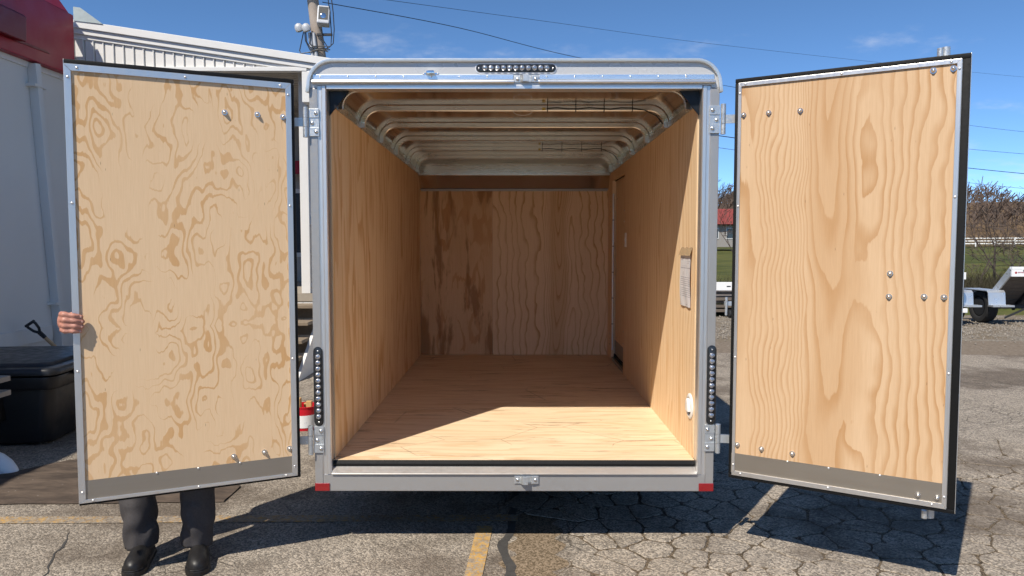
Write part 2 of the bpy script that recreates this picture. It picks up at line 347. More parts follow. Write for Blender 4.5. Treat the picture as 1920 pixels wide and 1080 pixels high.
for x0, x1 in ((-0.972, -0.004), (0.122, 0.965)):
    d = MB().box(x0, x1, YR - 0.0045, YR + 0.001, 2.3225, 2.347).build('drip_rail', 'alu_rail', T, 0.001)
    MB().prism([(YR + 0.001, 2.3035), (YR - 0.016, 2.3035), (YR - 0.021, 2.309), (YR - 0.019, 2.317), (YR - 0.0045, 2.322), (YR + 0.001, 2.322)], 'X', x0 - 0.004, x1 + 0.004).build('drip_channel', 'alu_rail', d, 0.0015)
    k = x0 + 0.035
    while k < x1 - 0.01:
        inst('rivet', screw_me, d, (k, -0.0045, 2.337), scale=1.15); k += 0.1345
# sill
MB().box(-0.9525, 0.9525, YR, YR + 0.07, 0.2985, 0.3835).build('rear_sill_rail', 'silver_paint', T, 0.003)
MB().prism([(YR - 0.010, 0.3845), (YR - 0.012, 0.3895), (YR + 0.03, 0.4145), (YR + 0.07, 0.4145), (YR + 0.07, 0.3845)], 'X', -0.9085, 0.9085).build('sill_cap', 'alu_trim', T, 0.0015)
MB().prism([(YR + 0.031, 0.415), (YR + 0.028, 0.428), (YR + 0.036, 0.4465), (YR + 0.075, 0.4465), (YR + 0.075, 0.415)], 'X', -0.907, 0.907).build('sill_seal', 'black_rubber', T, 0.002)
# red corner reflectors
for s in (-1, 1):
    MB().box(min(s * 0.920, s * 0.9935), max(s * 0.920, s * 0.9935), YR - 0.006, YR - 0.0005, 0.3, 0.340).build('reflector', 'reflector', T, 0.004)
# LED light bars: 11 lenses each
led_me = meshdata(MB().lathe([(0.0135, 0), (0.0135, 0.004), (0.0115, 0.0085), (0.007, 0.0118), (0.0035, 0.0122), (0.0026, 0.0085), (0.0012, 0.008)], (0, 0, 0), (0, -1, 0), 16), 'led_lens', 'lens')
def light_bar(cx, cz, vert):
    def stad(L, w, d0, d1, mat, name, par):
        a = [(L - w + x, z) for x, z in arc(0, 0, w, -90, 90, 8)] + [(-L + w + x, z) for x, z in arc(0, 0, w, 90, 270, 8)]
        if vert: a = [(z, -x) for x, z in a]
        return MB().prism([(cx + x, cz + z) for x, z in a], 'Y', d0, d1).build(name, mat, par, 0.0015, True)
    b = stad(0.193, 0.0185, YR - 0.0065, YR - 0.0005, 'lamp_black', 'light_bar', T)
    if vert: stad(0.199, 0.0235, YR - 0.0035, YR - 0.0006, 'lamp_black' , 'lamp_gasket', b)
    else: stad(0.197, 0.027, YR - 0.0035, YR - 0.0006, 'clear', 'lamp_gasket', b)
    for i in range(11):
        t = (i - 5) * 0.0298
        inst('led_lens', led_me, b, (cx + (0 if vert else t), -0.0065, cz + (t if vert else 0)))
    for t in (-0.178, 0.178):
        inst('screw', screw_me, b, (cx + (0 if vert else t), -0.0065, cz + (t if vert else 0)), scale=1.2)
light_bar(0.0085, 2.3765, False); light_bar(-0.969, 0.826, True); light_bar(0.975, 0.834, True)
# small plate lamp on the header
pl = MB().prism([(-0.402 - 0.022, 2.345), (-0.402 + 0.022, 2.345), (-0.402 + 0.018, 2.362), (-0.402 - 0.018, 2.362)], 'Y', YR - 0.032, YR - 0.0005).build('plate_lamp', 'chrome', T, 0.005, True)
MB().box(-0.442, -0.362, YR - 0.005, YR - 0.0004, 2.345, 2.355).build('lamp_flange', 'chrome', pl, 0.002)
for x in (-0.436, -0.368): inst('screw', screw_me, pl, (x, -0.005, 2.350))
# lock-rod keepers, one on the header and one on the sill
def keeper(x0, x1, z0, z1, flip):
    zc = (z0 + z1) / 2; h = z1 - z0
    k = MB().box(x0, x1, YR - 0.006, YR - 0.0005, z0, z1).build('rod_keeper', 'galv', T, 0.002)
    xm = x0 + 0.045
    MB().prism([(xm - 0.018, YR - 0.006), (xm - 0.002, YR - 0.03), (xm + 0.024, YR - 0.03), (xm + 0.024, YR - 0.026), (xm + 0.002, YR - 0.026), (xm - 0.012, YR - 0.006)], 'Z', z0 + 0.001, z1 - 0.001 + (0.004 if not flip else 0)).build('keeper_hook', 'galv', k, 0.0012)
    MB().prism([(xm + 0.036, YR - 0.006), (xm + 0.040, YR - 0.014), (x1 - 0.001, YR - 0.010), (x1 - 0.001, YR - 0.006)], 'Z', z0 + 0.001, z1 - 0.001).build('keeper_tab', 'galv', k, 0.0012)
    inst('bolt', hbolt_me, k, (x0 + 0.016, -0.006, zc), scale=0.9); inst('bolt', hbolt_me, k, (x1 - 0.016, -0.011, zc), scale=0.9)
keeper(0.001, 0.119, 2.3085, 2.340, False); keeper(0.001, 0.122, 0.338, 0.379, True)

# --- floor, walls, front wall
MB().box(-0.9065, 0.9065, YR + 0.036, YR + 1.85, ZF - 0.018, ZF).build('floor_panel', 'ply_floor', T)
MB().box(-0.9065, 0.9065, YR + 1.8515, YF + 0.01, ZF - 0.018, ZF - 0.0006).build('floor_panel', 'ply_floor', T)
def yz_panel(poly, x0, x1, name, mat, par=T): return MB().prism(poly, 'X', x0, x1).build(name, mat, par)
ZT = 2.20
yz_panel([(YR + 0.066, ZF + 0.001), (YF - 0.0005, ZF + 0.001), (YF - 0.0005, ZT), (YR + 0.17, ZT + 0.03), (YR + 0.066, 2.17)], -0.917, -0.905, 'wall_panel', 'ply_left_wall')
DY0, DY1, DZ0, DZ1 = 6.165, 6.915, 0.475, 2.105           # side-door opening in the kerb-side wall
yz_panel([(YR + 0.066, ZF + 0.001), (DY0, ZF + 0.001), (DY0, ZT + 0.01), (YR + 0.17, ZT + 0.03), (YR + 0.066, 2.17)], 0.905, 0.917, 'wall_panel', 'ply_right_wall')
yz_panel([(DY0 + 0.0006, DZ1), (DY1 - 0.0006, DZ1), (DY1 - 0.0006, ZT + 0.002), (DY0 + 0.0006, ZT + 0.009)], 0.9053, 0.917, 'wall_panel', 'ply_right_wall')
yz_panel([(DY1, ZF + 0.001), (YF - 0.0005, ZF + 0.001), (YF - 0.0005, ZT), (DY1, ZT + 0.002)], 0.905, 0.917, 'wall_panel', 'ply_right_wall')
MB().box(-0.9045, -0.2075, YF, YF + 0.012, ZF + 0.0005, 2.04).build('front_panel', 'ply_front_dark', T)
MB().box(-0.2065, 0.9045, YF - 0.001, YF + 0.012, ZF + 0.0005, 2.04).build('front_panel', 'ply_front_cath', T)
st = MB().box(-0.893, 0.893, YF - 0.010, YF - 0.001, 2.028, 2.050).build('front_trim_strip', alu('dull_strip', (0.40, 0.38, 0.36), 0.5, 0.7), T, 0.002)
for x in (-0.82, 0.0, 0.82): inst('screw', screw_me, st, (x, YF - 0.010 - YR, 2.039), scale=1.5)
MB().prism([(YF - 0.004, 2.052), (YF - 0.10, 2.172), (YF - 0.098, 2.176), (YF + 0.004, 2.056)], 'X', -0.9045, 0.9045).build('front_cove_panel', 'alu_roof', T)
MB().prism([(-0.900, 2.2625), (0.900, 2.2625), (0.885, 2.30), (0.80, 2.333), (-0.80, 2.333), (-0.885, 2.30)], 'Y', YF - 0.108, YF - 0.102).build('front_upper_plate', 'alu_bow', T)
hp = MB().box(-0.9045, 0.9045, YF - 0.115, YF - 0.101, 2.170, 2.262).build('front_header_plate', 'alu_bow', T, 0.002)
for x in (-0.86, 0.0, 0.86): inst('screw', screw_me, hp, (x, YF - 0.115 - YR, 2.205), scale=1.5)
# kick edge and side door
sd = MB().box(0.938, 0.948, DY0 + 0.006, DY1 - 0.006, DZ0 + 0.03, DZ1 - 0.008).build('side_door', 'ply_right_wall', T)
MB().box(0.935, 0.938, DY0 + 0.01, DY1 - 0.01, DZ0 + 0.032, 0.635).build('kick_plate', 'alu_kick', sd)
MB().box(0.928, 0.944, DY0 + 0.004, DY1 - 0.004, DZ0, DZ0 + 0.028).build('door_seal', 'black_rubber', sd)
MB().box(0.930, 0.936, DY0 + 0.004, DY1 - 0.004, DZ1 - 0.008, DZ1 - 0.001).build('door_seal', 'black_rubber', sd)
MB().tube([(0.912, DY1 - 0.012, 0.54), (0.912, DY1 - 0.012, 1.985)], 0.009, 10).build('piano_hinge', 'alu_bright', sd, smooth=True)
for z in (0.78, 1.02, 1.26, 1.5, 1.74): MB().tube([(0.912, DY1 - 0.012, z), (0.912, DY1 - 0.012, z + 0.006)], 0.0096, 10).build('hinge_joint', 'steel_dark', sd)
for q in ((DY0 - 0.012, DY0 - 0.0005, DZ0, DZ1), (DY1 + 0.0005, DY1 + 0.012, DZ0, DZ1)): MB().box(0.9175, 0.9515, *q).build('door_jamb', 'ply_right_wall', sd)
MB().box(0.9175, 0.9515, DY0, DY1, DZ1 + 0.0005, DZ1 + 0.012).build('door_jamb', 'ply_right_wall', sd)
dk = MB().box(0.9055, 0.930, DY0 + 0.001, DY1 - 0.001, ZF + 0.001, DZ0 - 0.001).build('door_threshold', 'alu_kick', T, 0.002)
for y, z in ((DY1 + 0.10, 0.58), (DY1 + 0.10, 0.63), (DY1 + 0.10, 0.68), (DY1 + 0.09, 1.92), (DY1 + 0.10, 1.87), (DY1 + 0.09, 1.82), (DY0 - 0.01, 1.80), (DY0 - 0.01, 1.71), (DY0 - 0.012, 0.80), (DY0 - 0.012, 0.70)):
    inst('bolt', hbolt_me, T, (0.905, y - YR, z), (0, 0, R(-90)), 0.75)
for z in (0.66, 1.93): inst('bolt', hbolt_me, sd, (0.938, DY1 - 0.10 - YR, z), (0, 0, R(-90)), 0.75)
sw = MB().box(0.899, 0.9048, 6.03, 6.10, 1.50, 1.615).build('light_switch', 'white_plastic', T, 0.002)
MB().prism([(0.899, 1.545), (0.893, 1.560), (0.899, 1.572)], 'Y', 6.055, 6.075).build('rocker', 'white_plastic', sw)
# round flow-through vent on the kerb-side wall
vc = (0.9048, 3.795, 0.699)
vt = MB().lathe([(0.066, 0), (0.066, 0.004), (0.058, 0.009), (0.050, 0.009), (0.047, 0.003), (0.0, 0.003)], vc, (-1, 0, 0), 28).build('side_vent', 'white_plastic', T, smooth=True)
MB().prism([(vc[1] - 0.03, vc[2] - 0.025), (vc[1] + 0.03, vc[2] - 0.025), (vc[1] + 0.022, vc[2] + 0.03), (vc[1], vc[2] + 0.042), (vc[1] - 0.022, vc[2] + 0.03)], 'X', 0.884, 0.902).build('vent_scoop', 'white_plastic', vt, 0.006, True)
MB().box(0.9005, 0.9015, vc[1] - 0.032, vc[1] + 0.032, vc[2] - 0.040, vc[2] - 0.027).build('vent_slot', 'steel_dark', vt)

# --- roof: curved aluminium skin on hat bows
ZC, RC = 2.338, 0.115
def roof_arc(off, n=9, zb=2.18):
    r = RC - off; a = [(-0.905 + off, zb)] + [(-0.905 + RC + r * math.cos(R(180 - 90 * i / n)), ZC - RC + r * math.sin(R(180 - 90 * i / n))) for i in range(n + 1)]
    return a + [(-x, z) for x, z in a[::-1]]
mb = MB(); A = roof_arc(-0.001, 14); n = len(A)
Bx = roof_arc(-0.008, 14)
mb.prism(A + Bx[::-1], 'Y', YR + 0.062, YF - 0.0)
roof = mb.build('roof_skin', 'alu_roof', T, smooth=True)
for s in (-1, 1):
    yz_panel([(YR + 0.172, ZT + 0.012), (YF - 0.117, ZT - 0.018), (YF - 0.117, ZT + 0.014), (YR + 0.172, ZT + 0.046)], min(s * 0.8985, s * 0.9045), max(s * 0.8985, s * 0.9045), 'wall_top_strip', 'alu_bow')
bows = []
for i, y in enumerate((3.86, 4.43, 5.06, 5.70, 6.33, 6.95)):
    P = [(x, y, z) for x, z in roof_arc(0.002, 12, 2.214 - 0.010 * i / 2)]
    b = MB().sweep(P, [(0.001, -0.013), (0.001, 0.013), (0.028, 0.013), (0.032, 0.009), (0.032, -0.009), (0.028, -0.013)], (0, 1, 0)).build('roof_bow', 'alu_bow', T, smooth=True, angle=30)
    bows.append(b)
# wiring strips with cable ties on two of the bows
for b, y, x0 in ((bows[1], 4.43, 0.175), (bows[4], 6.33, 0.215)):
    pts = [(x0 + 0.015 + i * 0.062, y - 0.016, ZC - 0.019 + 0.004 * math.sin(i * 1.9) * (i > 0)) for i in range(9)] + [(0.76, y - 0.020, ZC - 0.03), (0.83, y - 0.02, ZC - 0.062), (0.868, y - 0.02, ZC - 0.11)]
    MB().tube(pts, 0.0035, 6).build('wire', 'cable', b, smooth=True)
    for q in range(4):
        x = x0 + 0.02 + q * 0.165
        MB().box(x - 0.0025, x + 0.0025, y - 0.017, y + 0.0135, ZC - 0.037, ZC - 0.002).build('cable_tie', 'cable', b)
    MB().box(x0 - 0.012, x0 + 0.008, y - 0.0165, y - 0.0125, ZC - 0.030, ZC - 0.014).build('wire_splice', simple('yellow_splice', (0.45, 0.33, 0.08), 0.5), b)
lp = [(0.05 + 0.055 * math.cos(R(a)), 4.409, ZC - 0.036 - 0.024 * math.sin(R(a)) * (1 if a < 180 else 0.2)) for a in range(0, 361, 20)]
MB().tube(lp, 0.0016, 5).build('loose_wire', 'white_plastic', bows[1])

# --- outer shell, chassis, running gear (behind the doors)
for s in (-1, 1):
    MB().box(min(s * 0.972, s * 0.985), max(s * 0.972, s * 0.985), YR + 0.071, YF + 0.09, 0.30, 2.262).build('side_skin', 'skin_white', T)
    MB().box(min(s * 0.9175, s * 0.9715), max(s * 0.9175, s * 0.9715), YR + 0.072, YR + 0.10, 0.30, 2.16).build('rear_stud', 'steel_dark', T)
    MB().box(min(s * 0.952, s * 0.9715), max(s * 0.952, s * 0.9715), YR + 0.11, YF + 0.07, 0.428, 2.20).build('wall_core', 'steel_dark', T)
oa = [(x * 1.0, z) for x, z in [(-0.985, 2.264)] + arc(-0.985 + 0.11, 2.40 - 0.11, 0.11, 180, 90, 10) + arc(0.985 - 0.11, 2.40 - 0.11, 0.11, 90, 0, 10) + [(0.985, 2.264)]]
ia = [(-0.974, 2.264)] + arc(-0.974 + 0.11, 2.39 - 0.11, 0.11, 180, 90, 10) + arc(0.974 - 0.11, 2.39 - 0.11, 0.11, 90, 0, 10) + [(0.974, 2.264)]
MB().prism(oa + ia[::-1], 'Y', YR + 0.071, YF + 0.09).build('roof_shell', 'skin_white', T, smooth=True)
MB().prism([(-0.984, 0.30), (0.984, 0.30), (0.984, 2.28), (0.9, 2.385), (-0.9, 2.385), (-0.984, 2.28)], 'Y', YF + 0.091, YF + 0.105).build('front_skin', 'skin_white', T)
MB().box(-0.9, 0.9, YR + 0.08, YF + 0.08, 0.405, 0.425).build('under_floor', 'steel_dark', T)
for x in (-0.93, 0.87): MB().box(x, x + 0.05, YR + 0.075, YF + 0.085, 0.302, 0.402).build('chassis_rail', 'steel_dark', T)
MB().box(-1.08, 1.08, 5.60, 5.66, 0.29, 0.35).build('axle', 'steel_dark', T)
def tyre(c, r, w, par, name='wheel', n=36):
    prof = [(r * 0.62, -w * 0.42), (r * 0.80, -w * 0.5), (r * 0.95, -w * 0.47), (r, -w * 0.32), (r, w * 0.32), (r * 0.95, w * 0.47), (r * 0.80, w * 0.5), (r * 0.62, w * 0.42), (r * 0.58, 0.0)]
    wh = MB().lathe([(r * 0.55, -w * 0.30)] + prof[:-1] + [(r * 0.55, w * 0.30)], c, (1, 0, 0), n).build(name, 'tyre', par, smooth=True)
    MB().lathe([(r * 0.60, -w * 0.40), (r * 0.56, -w * 0.40), (r * 0.50, -w * 0.1), (r * 0.2, -w * 0.22), (r * 0.2, w * 0.22), (r * 0.50, w * 0.1), (r * 0.56, w * 0.40), (r * 0.60, w * 0.40)], c, (1, 0, 0), 24).build('rim', 'steel_dark', wh, smooth=True)
    return wh
for s in (-1, 1):
    tyre((s * 1.11, 5.63, 0.335), 0.335, 0.20, T)
    fp = [(5.63 + 0.42 * math.cos(R(a)), 0.335 + 0.40 * math.sin(R(a))) for a in range(0, 181, 12)]
    MB().prism(fp + [(5.63 + 0.41 * math.cos(R(a)), 0.335 + 0.39 * math.sin(R(a))) for a in range(180, -1, -12)], 'X', min(s * 0.986, s * 1.225), max(s * 0.986, s * 1.225)).build('fender', 'alu_trim', T, smooth=True)
for s in (-1, 1): MB().sweep([(s * 0.75, 7.2, 0.36), (s * 0.06, 8.35, 0.36)], [(-0.03, -0.05), (0.03, -0.05), (0.03, 0.05), (-0.03, 0.05)], (0, 0, 1)).build('tongue_bar', 'steel_dark', T)
MB().box(-0.05, 0.05, 8.25, 8.6, 0.36, 0.45).build('coupler', 'steel_dark', T, 0.01)
MB().tube([(0, 8.15, 0.02), (0, 8.15, 0.75)], 0.03, 12).build('tongue_jack', 'galv', T)
MB().lathe([(0.09, 0), (0.09, 0.012), (0.03, 0.03)], (0, 8.15, 0.0), (0, 0, 1), 16).build('jack_foot', 'galv', T)

# --- hinges
def hinge(s, zc, e, hx, hy):
    z0, z1 = zc - 0.066, zc + 0.066
    lf = MB().box(min(s * 0.945, s * 0.994), max(s * 0.945, s * 0.994), YR - 0.005, YR - 0.0005, z0, z1).build('hinge', 'galv', T, 0.0012)
    for a, b in ((z0, z0 + 0.043), (z1 - 0.043, z1)):
        MB().box(min(s * 0.9452, s * 0.9938), max(s * 0.9452, s * 0.9938), YR - 0.0085, YR - 0.005, a, b).build('hinge_leaf', 'galv', lf, 0.001)
    for a, b in ((z0 - 0.006, z0 + 0.043), (z0 + 0.0445, z1 - 0.0445), (z1 - 0.043, z1 + 0.006)):
        MB().tube([(s * 1.008, YR - 0.014, a), (s * 1.008, YR - 0.014, b)], 0.0125, 14).build('hinge_knuckle', 'galv', lf, smooth=True)
    back = Vector((-e[1], e[0])) * (1 if s > 0 else -1)         # towards the outer face of the door
    p0 = Vector((s * 1.008, YR - 0.014)); p1 = Vector((hx, hy)) + back * 0.044 - Vector(e) * 0.0; p2 = p1 + Vector(e) * 0.36
    MB().sweep([(p0.x, p0.y, zc), (p1.x, p1.y, zc), (p2.x, p2.y, zc)], [(-0.003, -0.0205), (0.003, -0.0205), (0.003, 0.0205), (-0.003, 0.0205)], (0, 0, 1)).build('hinge_strap', 'galv', lf)
    for x, z in ((0.9585, z0 + 0.022), (0.9585, z1 - 0.022), (0.978, zc - 0.003)):
        inst('bolt', hbolt_me, lf, (s * x, -0.0085 if abs(z - zc) > 0.01 else -0.005, z))

# --- the two rear doors, each in its own frame: x from hinge to free edge, z up
def rear_door(side, hx, hy, ox, oy, ply, pl, bolts, rivets, label):
    W = math.hypot(ox - hx, oy - hy); e = ((ox - hx) / W, (oy - hy) / W); H = 1.922; z0 = 0.39
    s = 1 if side == 'L' else -1                                    # +1: local +y is the inner face
    ob_m = Matrix.Translation((hx, hy - YR, z0)) @ Matrix.Rotation(math.atan2(e[1], e[0]), 4, 'Z')
    def bx(u0, u1, v0, v1, d0, d1): return MB().box(u0, u1, min(s * d0, s * d1), max(s * d0, s * d1), v0, v1)
    def lb(mb, name, mat, par, bev=0.0, sm=False): return mb.build(name, mat, par, bev, sm, local=True)
    core = lb(bx(0.0, W, 0.0, H, -0.036, -0.004), 'rear_door', 'alu_bright', T, 0.002)
    core.matrix_local = ob_m; core['label'] = label
    WM[core] = WM[T] @ ob_m
    (pu0, pu1, pv0, pv1), (tu0, tu1, tv0, tv1), kv0 = pl
    ring = [(0.001, W - 0.002, H - 0.022, H - 0.001), (0.001, W - 0.002, 0.001, 0.02), (0.001, 0.022, 0.0205, H - 0.0225)]
    if side == 'R': ring.append((W - 0.032, W - 0.002, 0.0205, H - 0.0225))
    for r in ring: lb(bx(*r, -0.0038, 0.006), 'door_seal', 'black_rubber', core, 0.004, True)
    lb(bx(pu0 - 0.02, pu1 + 0.015, kv0, pv1 + 0.015, -0.003, 0.004), 'plywood_panel', ply, core)
    lb(bx(pu0 - 0.018, pu1 + 0.013, kv0 - 0.01, pv0, 0.0045, 0.0062), 'kick_plate', 'alu_kick', core)
    def trap(q): return MB().prism(q, 'Y', min(s * 0.0068, s * 0.0115), max(s * 0.0068, s * 0.0115))
    g_ = 0.0006
    for q in ([(tu0, tv1), (tu1, tv1), (pu1, pv1), (pu0, pv1)], [(tu0, tv0), (tu1, tv0), (pu1, kv0), (pu0, kv0)],
              [(tu0, tv0 + g_), (tu0, tv1 - g_), (pu0, pv1 - g_), (pu0, kv0 + g_)], [(tu1, tv0 + g_), (tu1, tv1 - g_), (pu1, pv1 - g_), (pu1, kv0 + g_)]):
        lb(trap(q), 'door_trim', 'alu_trim', core, 0.0012)
    rot = (0, 0, math.pi) if s > 0 else (0, 0, 0)
    for u, v in bolts: inst('bolt', bolt_me, core, (u, s * (0.0115 if not (pu0 < u < pu1) else (0.0062 if v < pv0 else 0.004)), v), rot)
    for u, v in rivets: inst('rivet', rivet_me, core, (u, s * (0.0062 if (pu0 < u < pu1 and kv0 < v < pv1) else 0.0115), v), rot)
    for zc in ((2.118, 0.560) if side == 'L' else (2.132, 0.570)): hinge(-s, zc, e, hx, hy)
    return core, W
Ld, LW = rear_door('L', -1.047, 3.60, -1.90, 3.19, 'ply_left_door', ((0.042, 0.918, 0.110, 1.872), (0.016, 0.945, 0.012, 1.901), 0.027),
    [(0.313, 1.743), (0.170, 1.744), (0.055, 1.741), (0.308, 0.142), (0.170, 0.146), (0.053, 0.150)],
    [(0.475, 1.886), (0.065, 1.886), (0.895, 1.886), (0.93, 1.845), (0.03, 1.845), (0.930, 1.316), (0.931, 0.593), (0.030, 1.323), (0.030, 0.588), (0.636, 0.107), (0.462, 0.106), (0.280, 0.108),
     (0.462, 0.020), (0.07, 0.020), (0.89, 0.020), (0.93, 0.06), (0.03, 0.06)], 'left rear door with blotched pale plywood, held open by a hand')
Rd, RW = rear_door('R', 1.05, 3.60, 1.866, 3.10, 'ply_right_door', ((0.032, 0.906, 0.126, 1.882), (0.018, 0.9235, 0.018, 1.9), 0.040),
    [(0.043, 1.749), (0.158, 1.749), (0.297, 1.746), (0.821, 1.863), (0.893, 1.863), (0.683, 1.014), (0.681, 0.914), (0.815, 0.919), (0.888, 0.919),
     (0.042, 0.169), (0.156, 0.165), (0.297, 0.163), (0.817, 0.062), (0.889, 0.063)],
    [(0.468, 1.891), (0.05, 1.891), (0.885, 1.891), (0.915, 1.86), (0.025, 1.85), (0.025, 1.320), (0.025, 0.596), (0.915, 1.336), (0.915, 0.598), (0.276, 0.122), (0.456, 0.120), (0.667, 0.121),
     (0.456, 0.030), (0.06, 0.030), (0.87, 0.030), (0.915, 0.07), (0.025, 0.07)], 'right rear door with wavy cathedral-grain plywood and lock rod')
# cam-bar lock rod on the outer face of the right door; its cams stick out above and below
MB().tube([(0.862, 0.055, -0.045), (0.862, 0.055, 1.955)], 0.0125, 12).build('lock_rod', 'galv', Rd, smooth=True, local=True)
for z in (-0.047, 1.925):
    c = MB().tube([(0.862, 0.05, z), (0.862, 0.05, z + 0.040)], 0.017, 14); c.tube([(0.842, 0.028, z), (0.842, 0.028, z + 0.034)], 0.012, 12)
    c.build('rod_cam', 'galv', Rd, smooth=True, local=True)
for z in (0.3, 1.6): MB().box(0.83, 0.894, 0.0365, 0.07, z, z + 0.05).build('rod_bracket', 'galv', Rd, 0.003, local=True)
MB().box(0.60, 0.86, 0.066, 0.078, 0.90, 0.925).build('lock_handle', 'galv', Rd, 0.003, local=True)

# --- delivery sheet taped to the right wall
def sheet_mat():
    g = G('printed_sheet'); xyz = g.sep(g.obj()); y, z = xyz[1], xyz[2]
    c = g.mix(g.noise(g.obj(), 12, 3), (0.78, 0.76, 0.77), (0.86, 0.84, 0.84))
    def rect(y0, y1, z0, z1):
        a = g.ma('MULTIPLY', g.ma('GREATER_THAN', y, y0), g.ma('LESS_THAN', y, y1)); b = g.ma('MULTIPLY', g.ma('GREATER_THAN', z, z0), g.ma('LESS_THAN', z, z1))
        return g.ma('MULTIPLY', a, b)
    ink = None
    rs = [(-0.11, 0.10, -0.074, -0.068)] + [(-0.11, 0.10, -0.122 - 0.0105 * k - (0.004 if k > 4 else 0), -0.118 - 0.0105 * k - (0.004 if k > 4 else 0)) for k in range(10)]
    rs += [(0.02, 0.10, -0.020, -0.016), (0.05, 0.10, -0.032, -0.027), (-0.10, -0.02, -0.036, -0.033), (-0.08, -0.03, -0.046, -0.043), (-0.05, 0.06, -0.062, -0.060), (0.0, 0.004, -0.11, -0.02), (-0.04, -0.036, -0.11, -0.02), (0.02, 0.05, -0.096, -0.092), (0.02, 0.05, -0.106, -0.102), (-0.06, -0.01, -0.262, -0.259)]
    for r in rs:
        t = rect(*r); ink = t if ink is None else g.ma('MAXIMUM', ink, t)
    brk = g.rng(g.noise(g.mapv(g.obj(), (1, 160, 30)), 1.0, 2), 0.35, 0.6)
    c = g.mix(g.ma('MULTIPLY', ink, g.ma('ADD', 0.25, g.ma('MULTIPLY', brk, 0.35))), c, (0.10, 0.10, 0.14))
    return g.fin(c, 0.3, 0.0, g.bump(g.noise(g.mapv(g.obj(), (1, 25, 4)), 1.0, 2), 0.5, 0.004), coat=0.4)
sh = thing('printed_sheet', 'printed paper sheet in a clear sleeve taped to right plywood wall', 'paper', (0.9, 3.918, 1.476))
rows = []
for i in range(13):
    z = -0.272 * i / 12
    rows.append([(-0.0015 - 0.003 * math.sin(math.pi * i / 12) - 0.002 * math.sin(k * 1.3 + i * 0.5) * (i / 12), -0.113 + 0.226 * k / 8, z) for k in range(9)])
mb = MB(); mb.add([p for r in rows for p in r] + [(p[0] + 0.0012, p[1], p[2]) for r in rows for p in r], [(i * 9 + k, i * 9 + k + 1, (i + 1) * 9 + k + 1, (i + 1) * 9 + k) for i in range(12) for k in range(8)] + [(117 + i * 9 + k, 117 + (i + 1) * 9 + k, 117 + (i + 1) * 9 + k + 1, 117 + i * 9 + k + 1) for i in range(12) for k in range(8)])
mb.build('sheet', sheet_mat(), sh, smooth=True, local=True, recalc=False)
g = G('packing_tape'); tape = g.fin((0.52, 0.38, 0.23), 0.22, 0.0, g.bump(g.noise(g.obj(), 60, 2), 0.3, 0.003), coat=0.5)
mb = MB()
for i in range(9):
    y = -0.128 + 0.256 * i / 8
    w = 0.002 * math.sin(i * 2.1)
    mb.v += [Vector((0.0035, y, 0.036 + w * 2)), Vector((-0.004 + w, y, 0.012)), Vector((-0.0105, y, -0.006 + w))]
mb.f += [(i * 3 + k, i * 3 + k + 1, i * 3 + k + 4, i * 3 + k + 3) for i in range(8) for k in range(2)]
mb.build('tape', tape, sh, smooth=True, local=True, recalc=False)

# ================================================================ GROUND
def asphalt(name, base=(0.285, 0.245, 0.20), cracks=True):
    g = G(name); v = g.obj()
    st = g.vor(v, 105.0, 'F1', 1.0, 1); sd = g.vor(v, 105.0)                       # aggregate: a colour per stone
    st2 = g.vor(v, 210.0, 'F1', 1.0, 1)
    val = g.sep(st)[0]; val2 = g.sep(st2)[1]
    big = g.noise(v, 0.55, 5, 0.6); mid = g.noise(v, 3.5, 5, 0.65)
    c = g.mix(g.rng(val, 0.1, 1.0), tuple(x * 0.50 for x in base), tuple(min(1, x * 1.55) for x in base))
    c = g.mix(g.rng(val2, 0.55, 0.95, 0.0, 0.5), c, (0.40, 0.36, 0.31))
    c = g.mix(g.rng(val2, 0.0, 0.22, 0.45, 0.0), c, (0.07, 0.062, 0.055))
    c = g.mix(g.rng(mid, 0.38, 0.68, 0.0, 0.35), c, tuple(x * 0.62 for x in base))
    c = g.mix(g.rng(g.ma('ADD', big, g.ma('MULTIPLY', mid, 0.25)), 0.57, 0.74, 0.0, 0.7), c, (0.085, 0.064, 0.048))
    hgt = g.ma('SUBTRACT', g.ma('MULTIPLY', val, 0.6), sd)
    if cracks:
        w = g.mapv(v, (1, 1, 1)); wv = g.mix(0.10, v, g.noise(v, 6.0, 3, 0.6, 0, True), 'ADD')
        ck = g.vor(wv, 2.2, 'DISTANCE_TO_EDGE'); ck2 = g.vor(wv, 5.0, 'DISTANCE_TO_EDGE')
        zone = g.rng(g.noise(v, 0.35, 2), 0.46, 0.6)
        ckm = g.ma('MAXIMUM', g.ma('MULTIPLY', g.rng(ck, 0.0, 0.022, 1.0, 0.0), 0.8), g.ma('MULTIPLY', g.rng(ck2, 0.0, 0.03, 0.9, 0.0), 0.9))
        ckm = g.ma('MULTIPLY', ckm, zone)
        c = g.mix(g.ma('MULTIPLY', ckm, 0.8), c, (0.045, 0.038, 0.03))
        hgt = g.ma('SUBTRACT', hgt, g.ma('MULTIPLY', ckm, 1.5))
    return g.fin(c, 0.92, 0.0, g.bump(hgt, 0.7, 0.006), 0.2)
M['asphalt'] = asphalt('asphalt')
M['asphalt_plate'] = asphalt('asphalt_plate', (0.30, 0.255, 0.205), False)
g = G('crack_dirt'); v = g.obj()
M['crack_dirt'] = g.fin(g.mix(g.rng(g.sep(g.vor(v, 160, 'F1', 1, 1))[0], 0.1, 0.9), (0.045, 0.036, 0.026), (0.17, 0.13, 0.09)), 0.95, 0, g.bump(g.noise(v, 150, 3), 0.6, 0.004), 0.1)
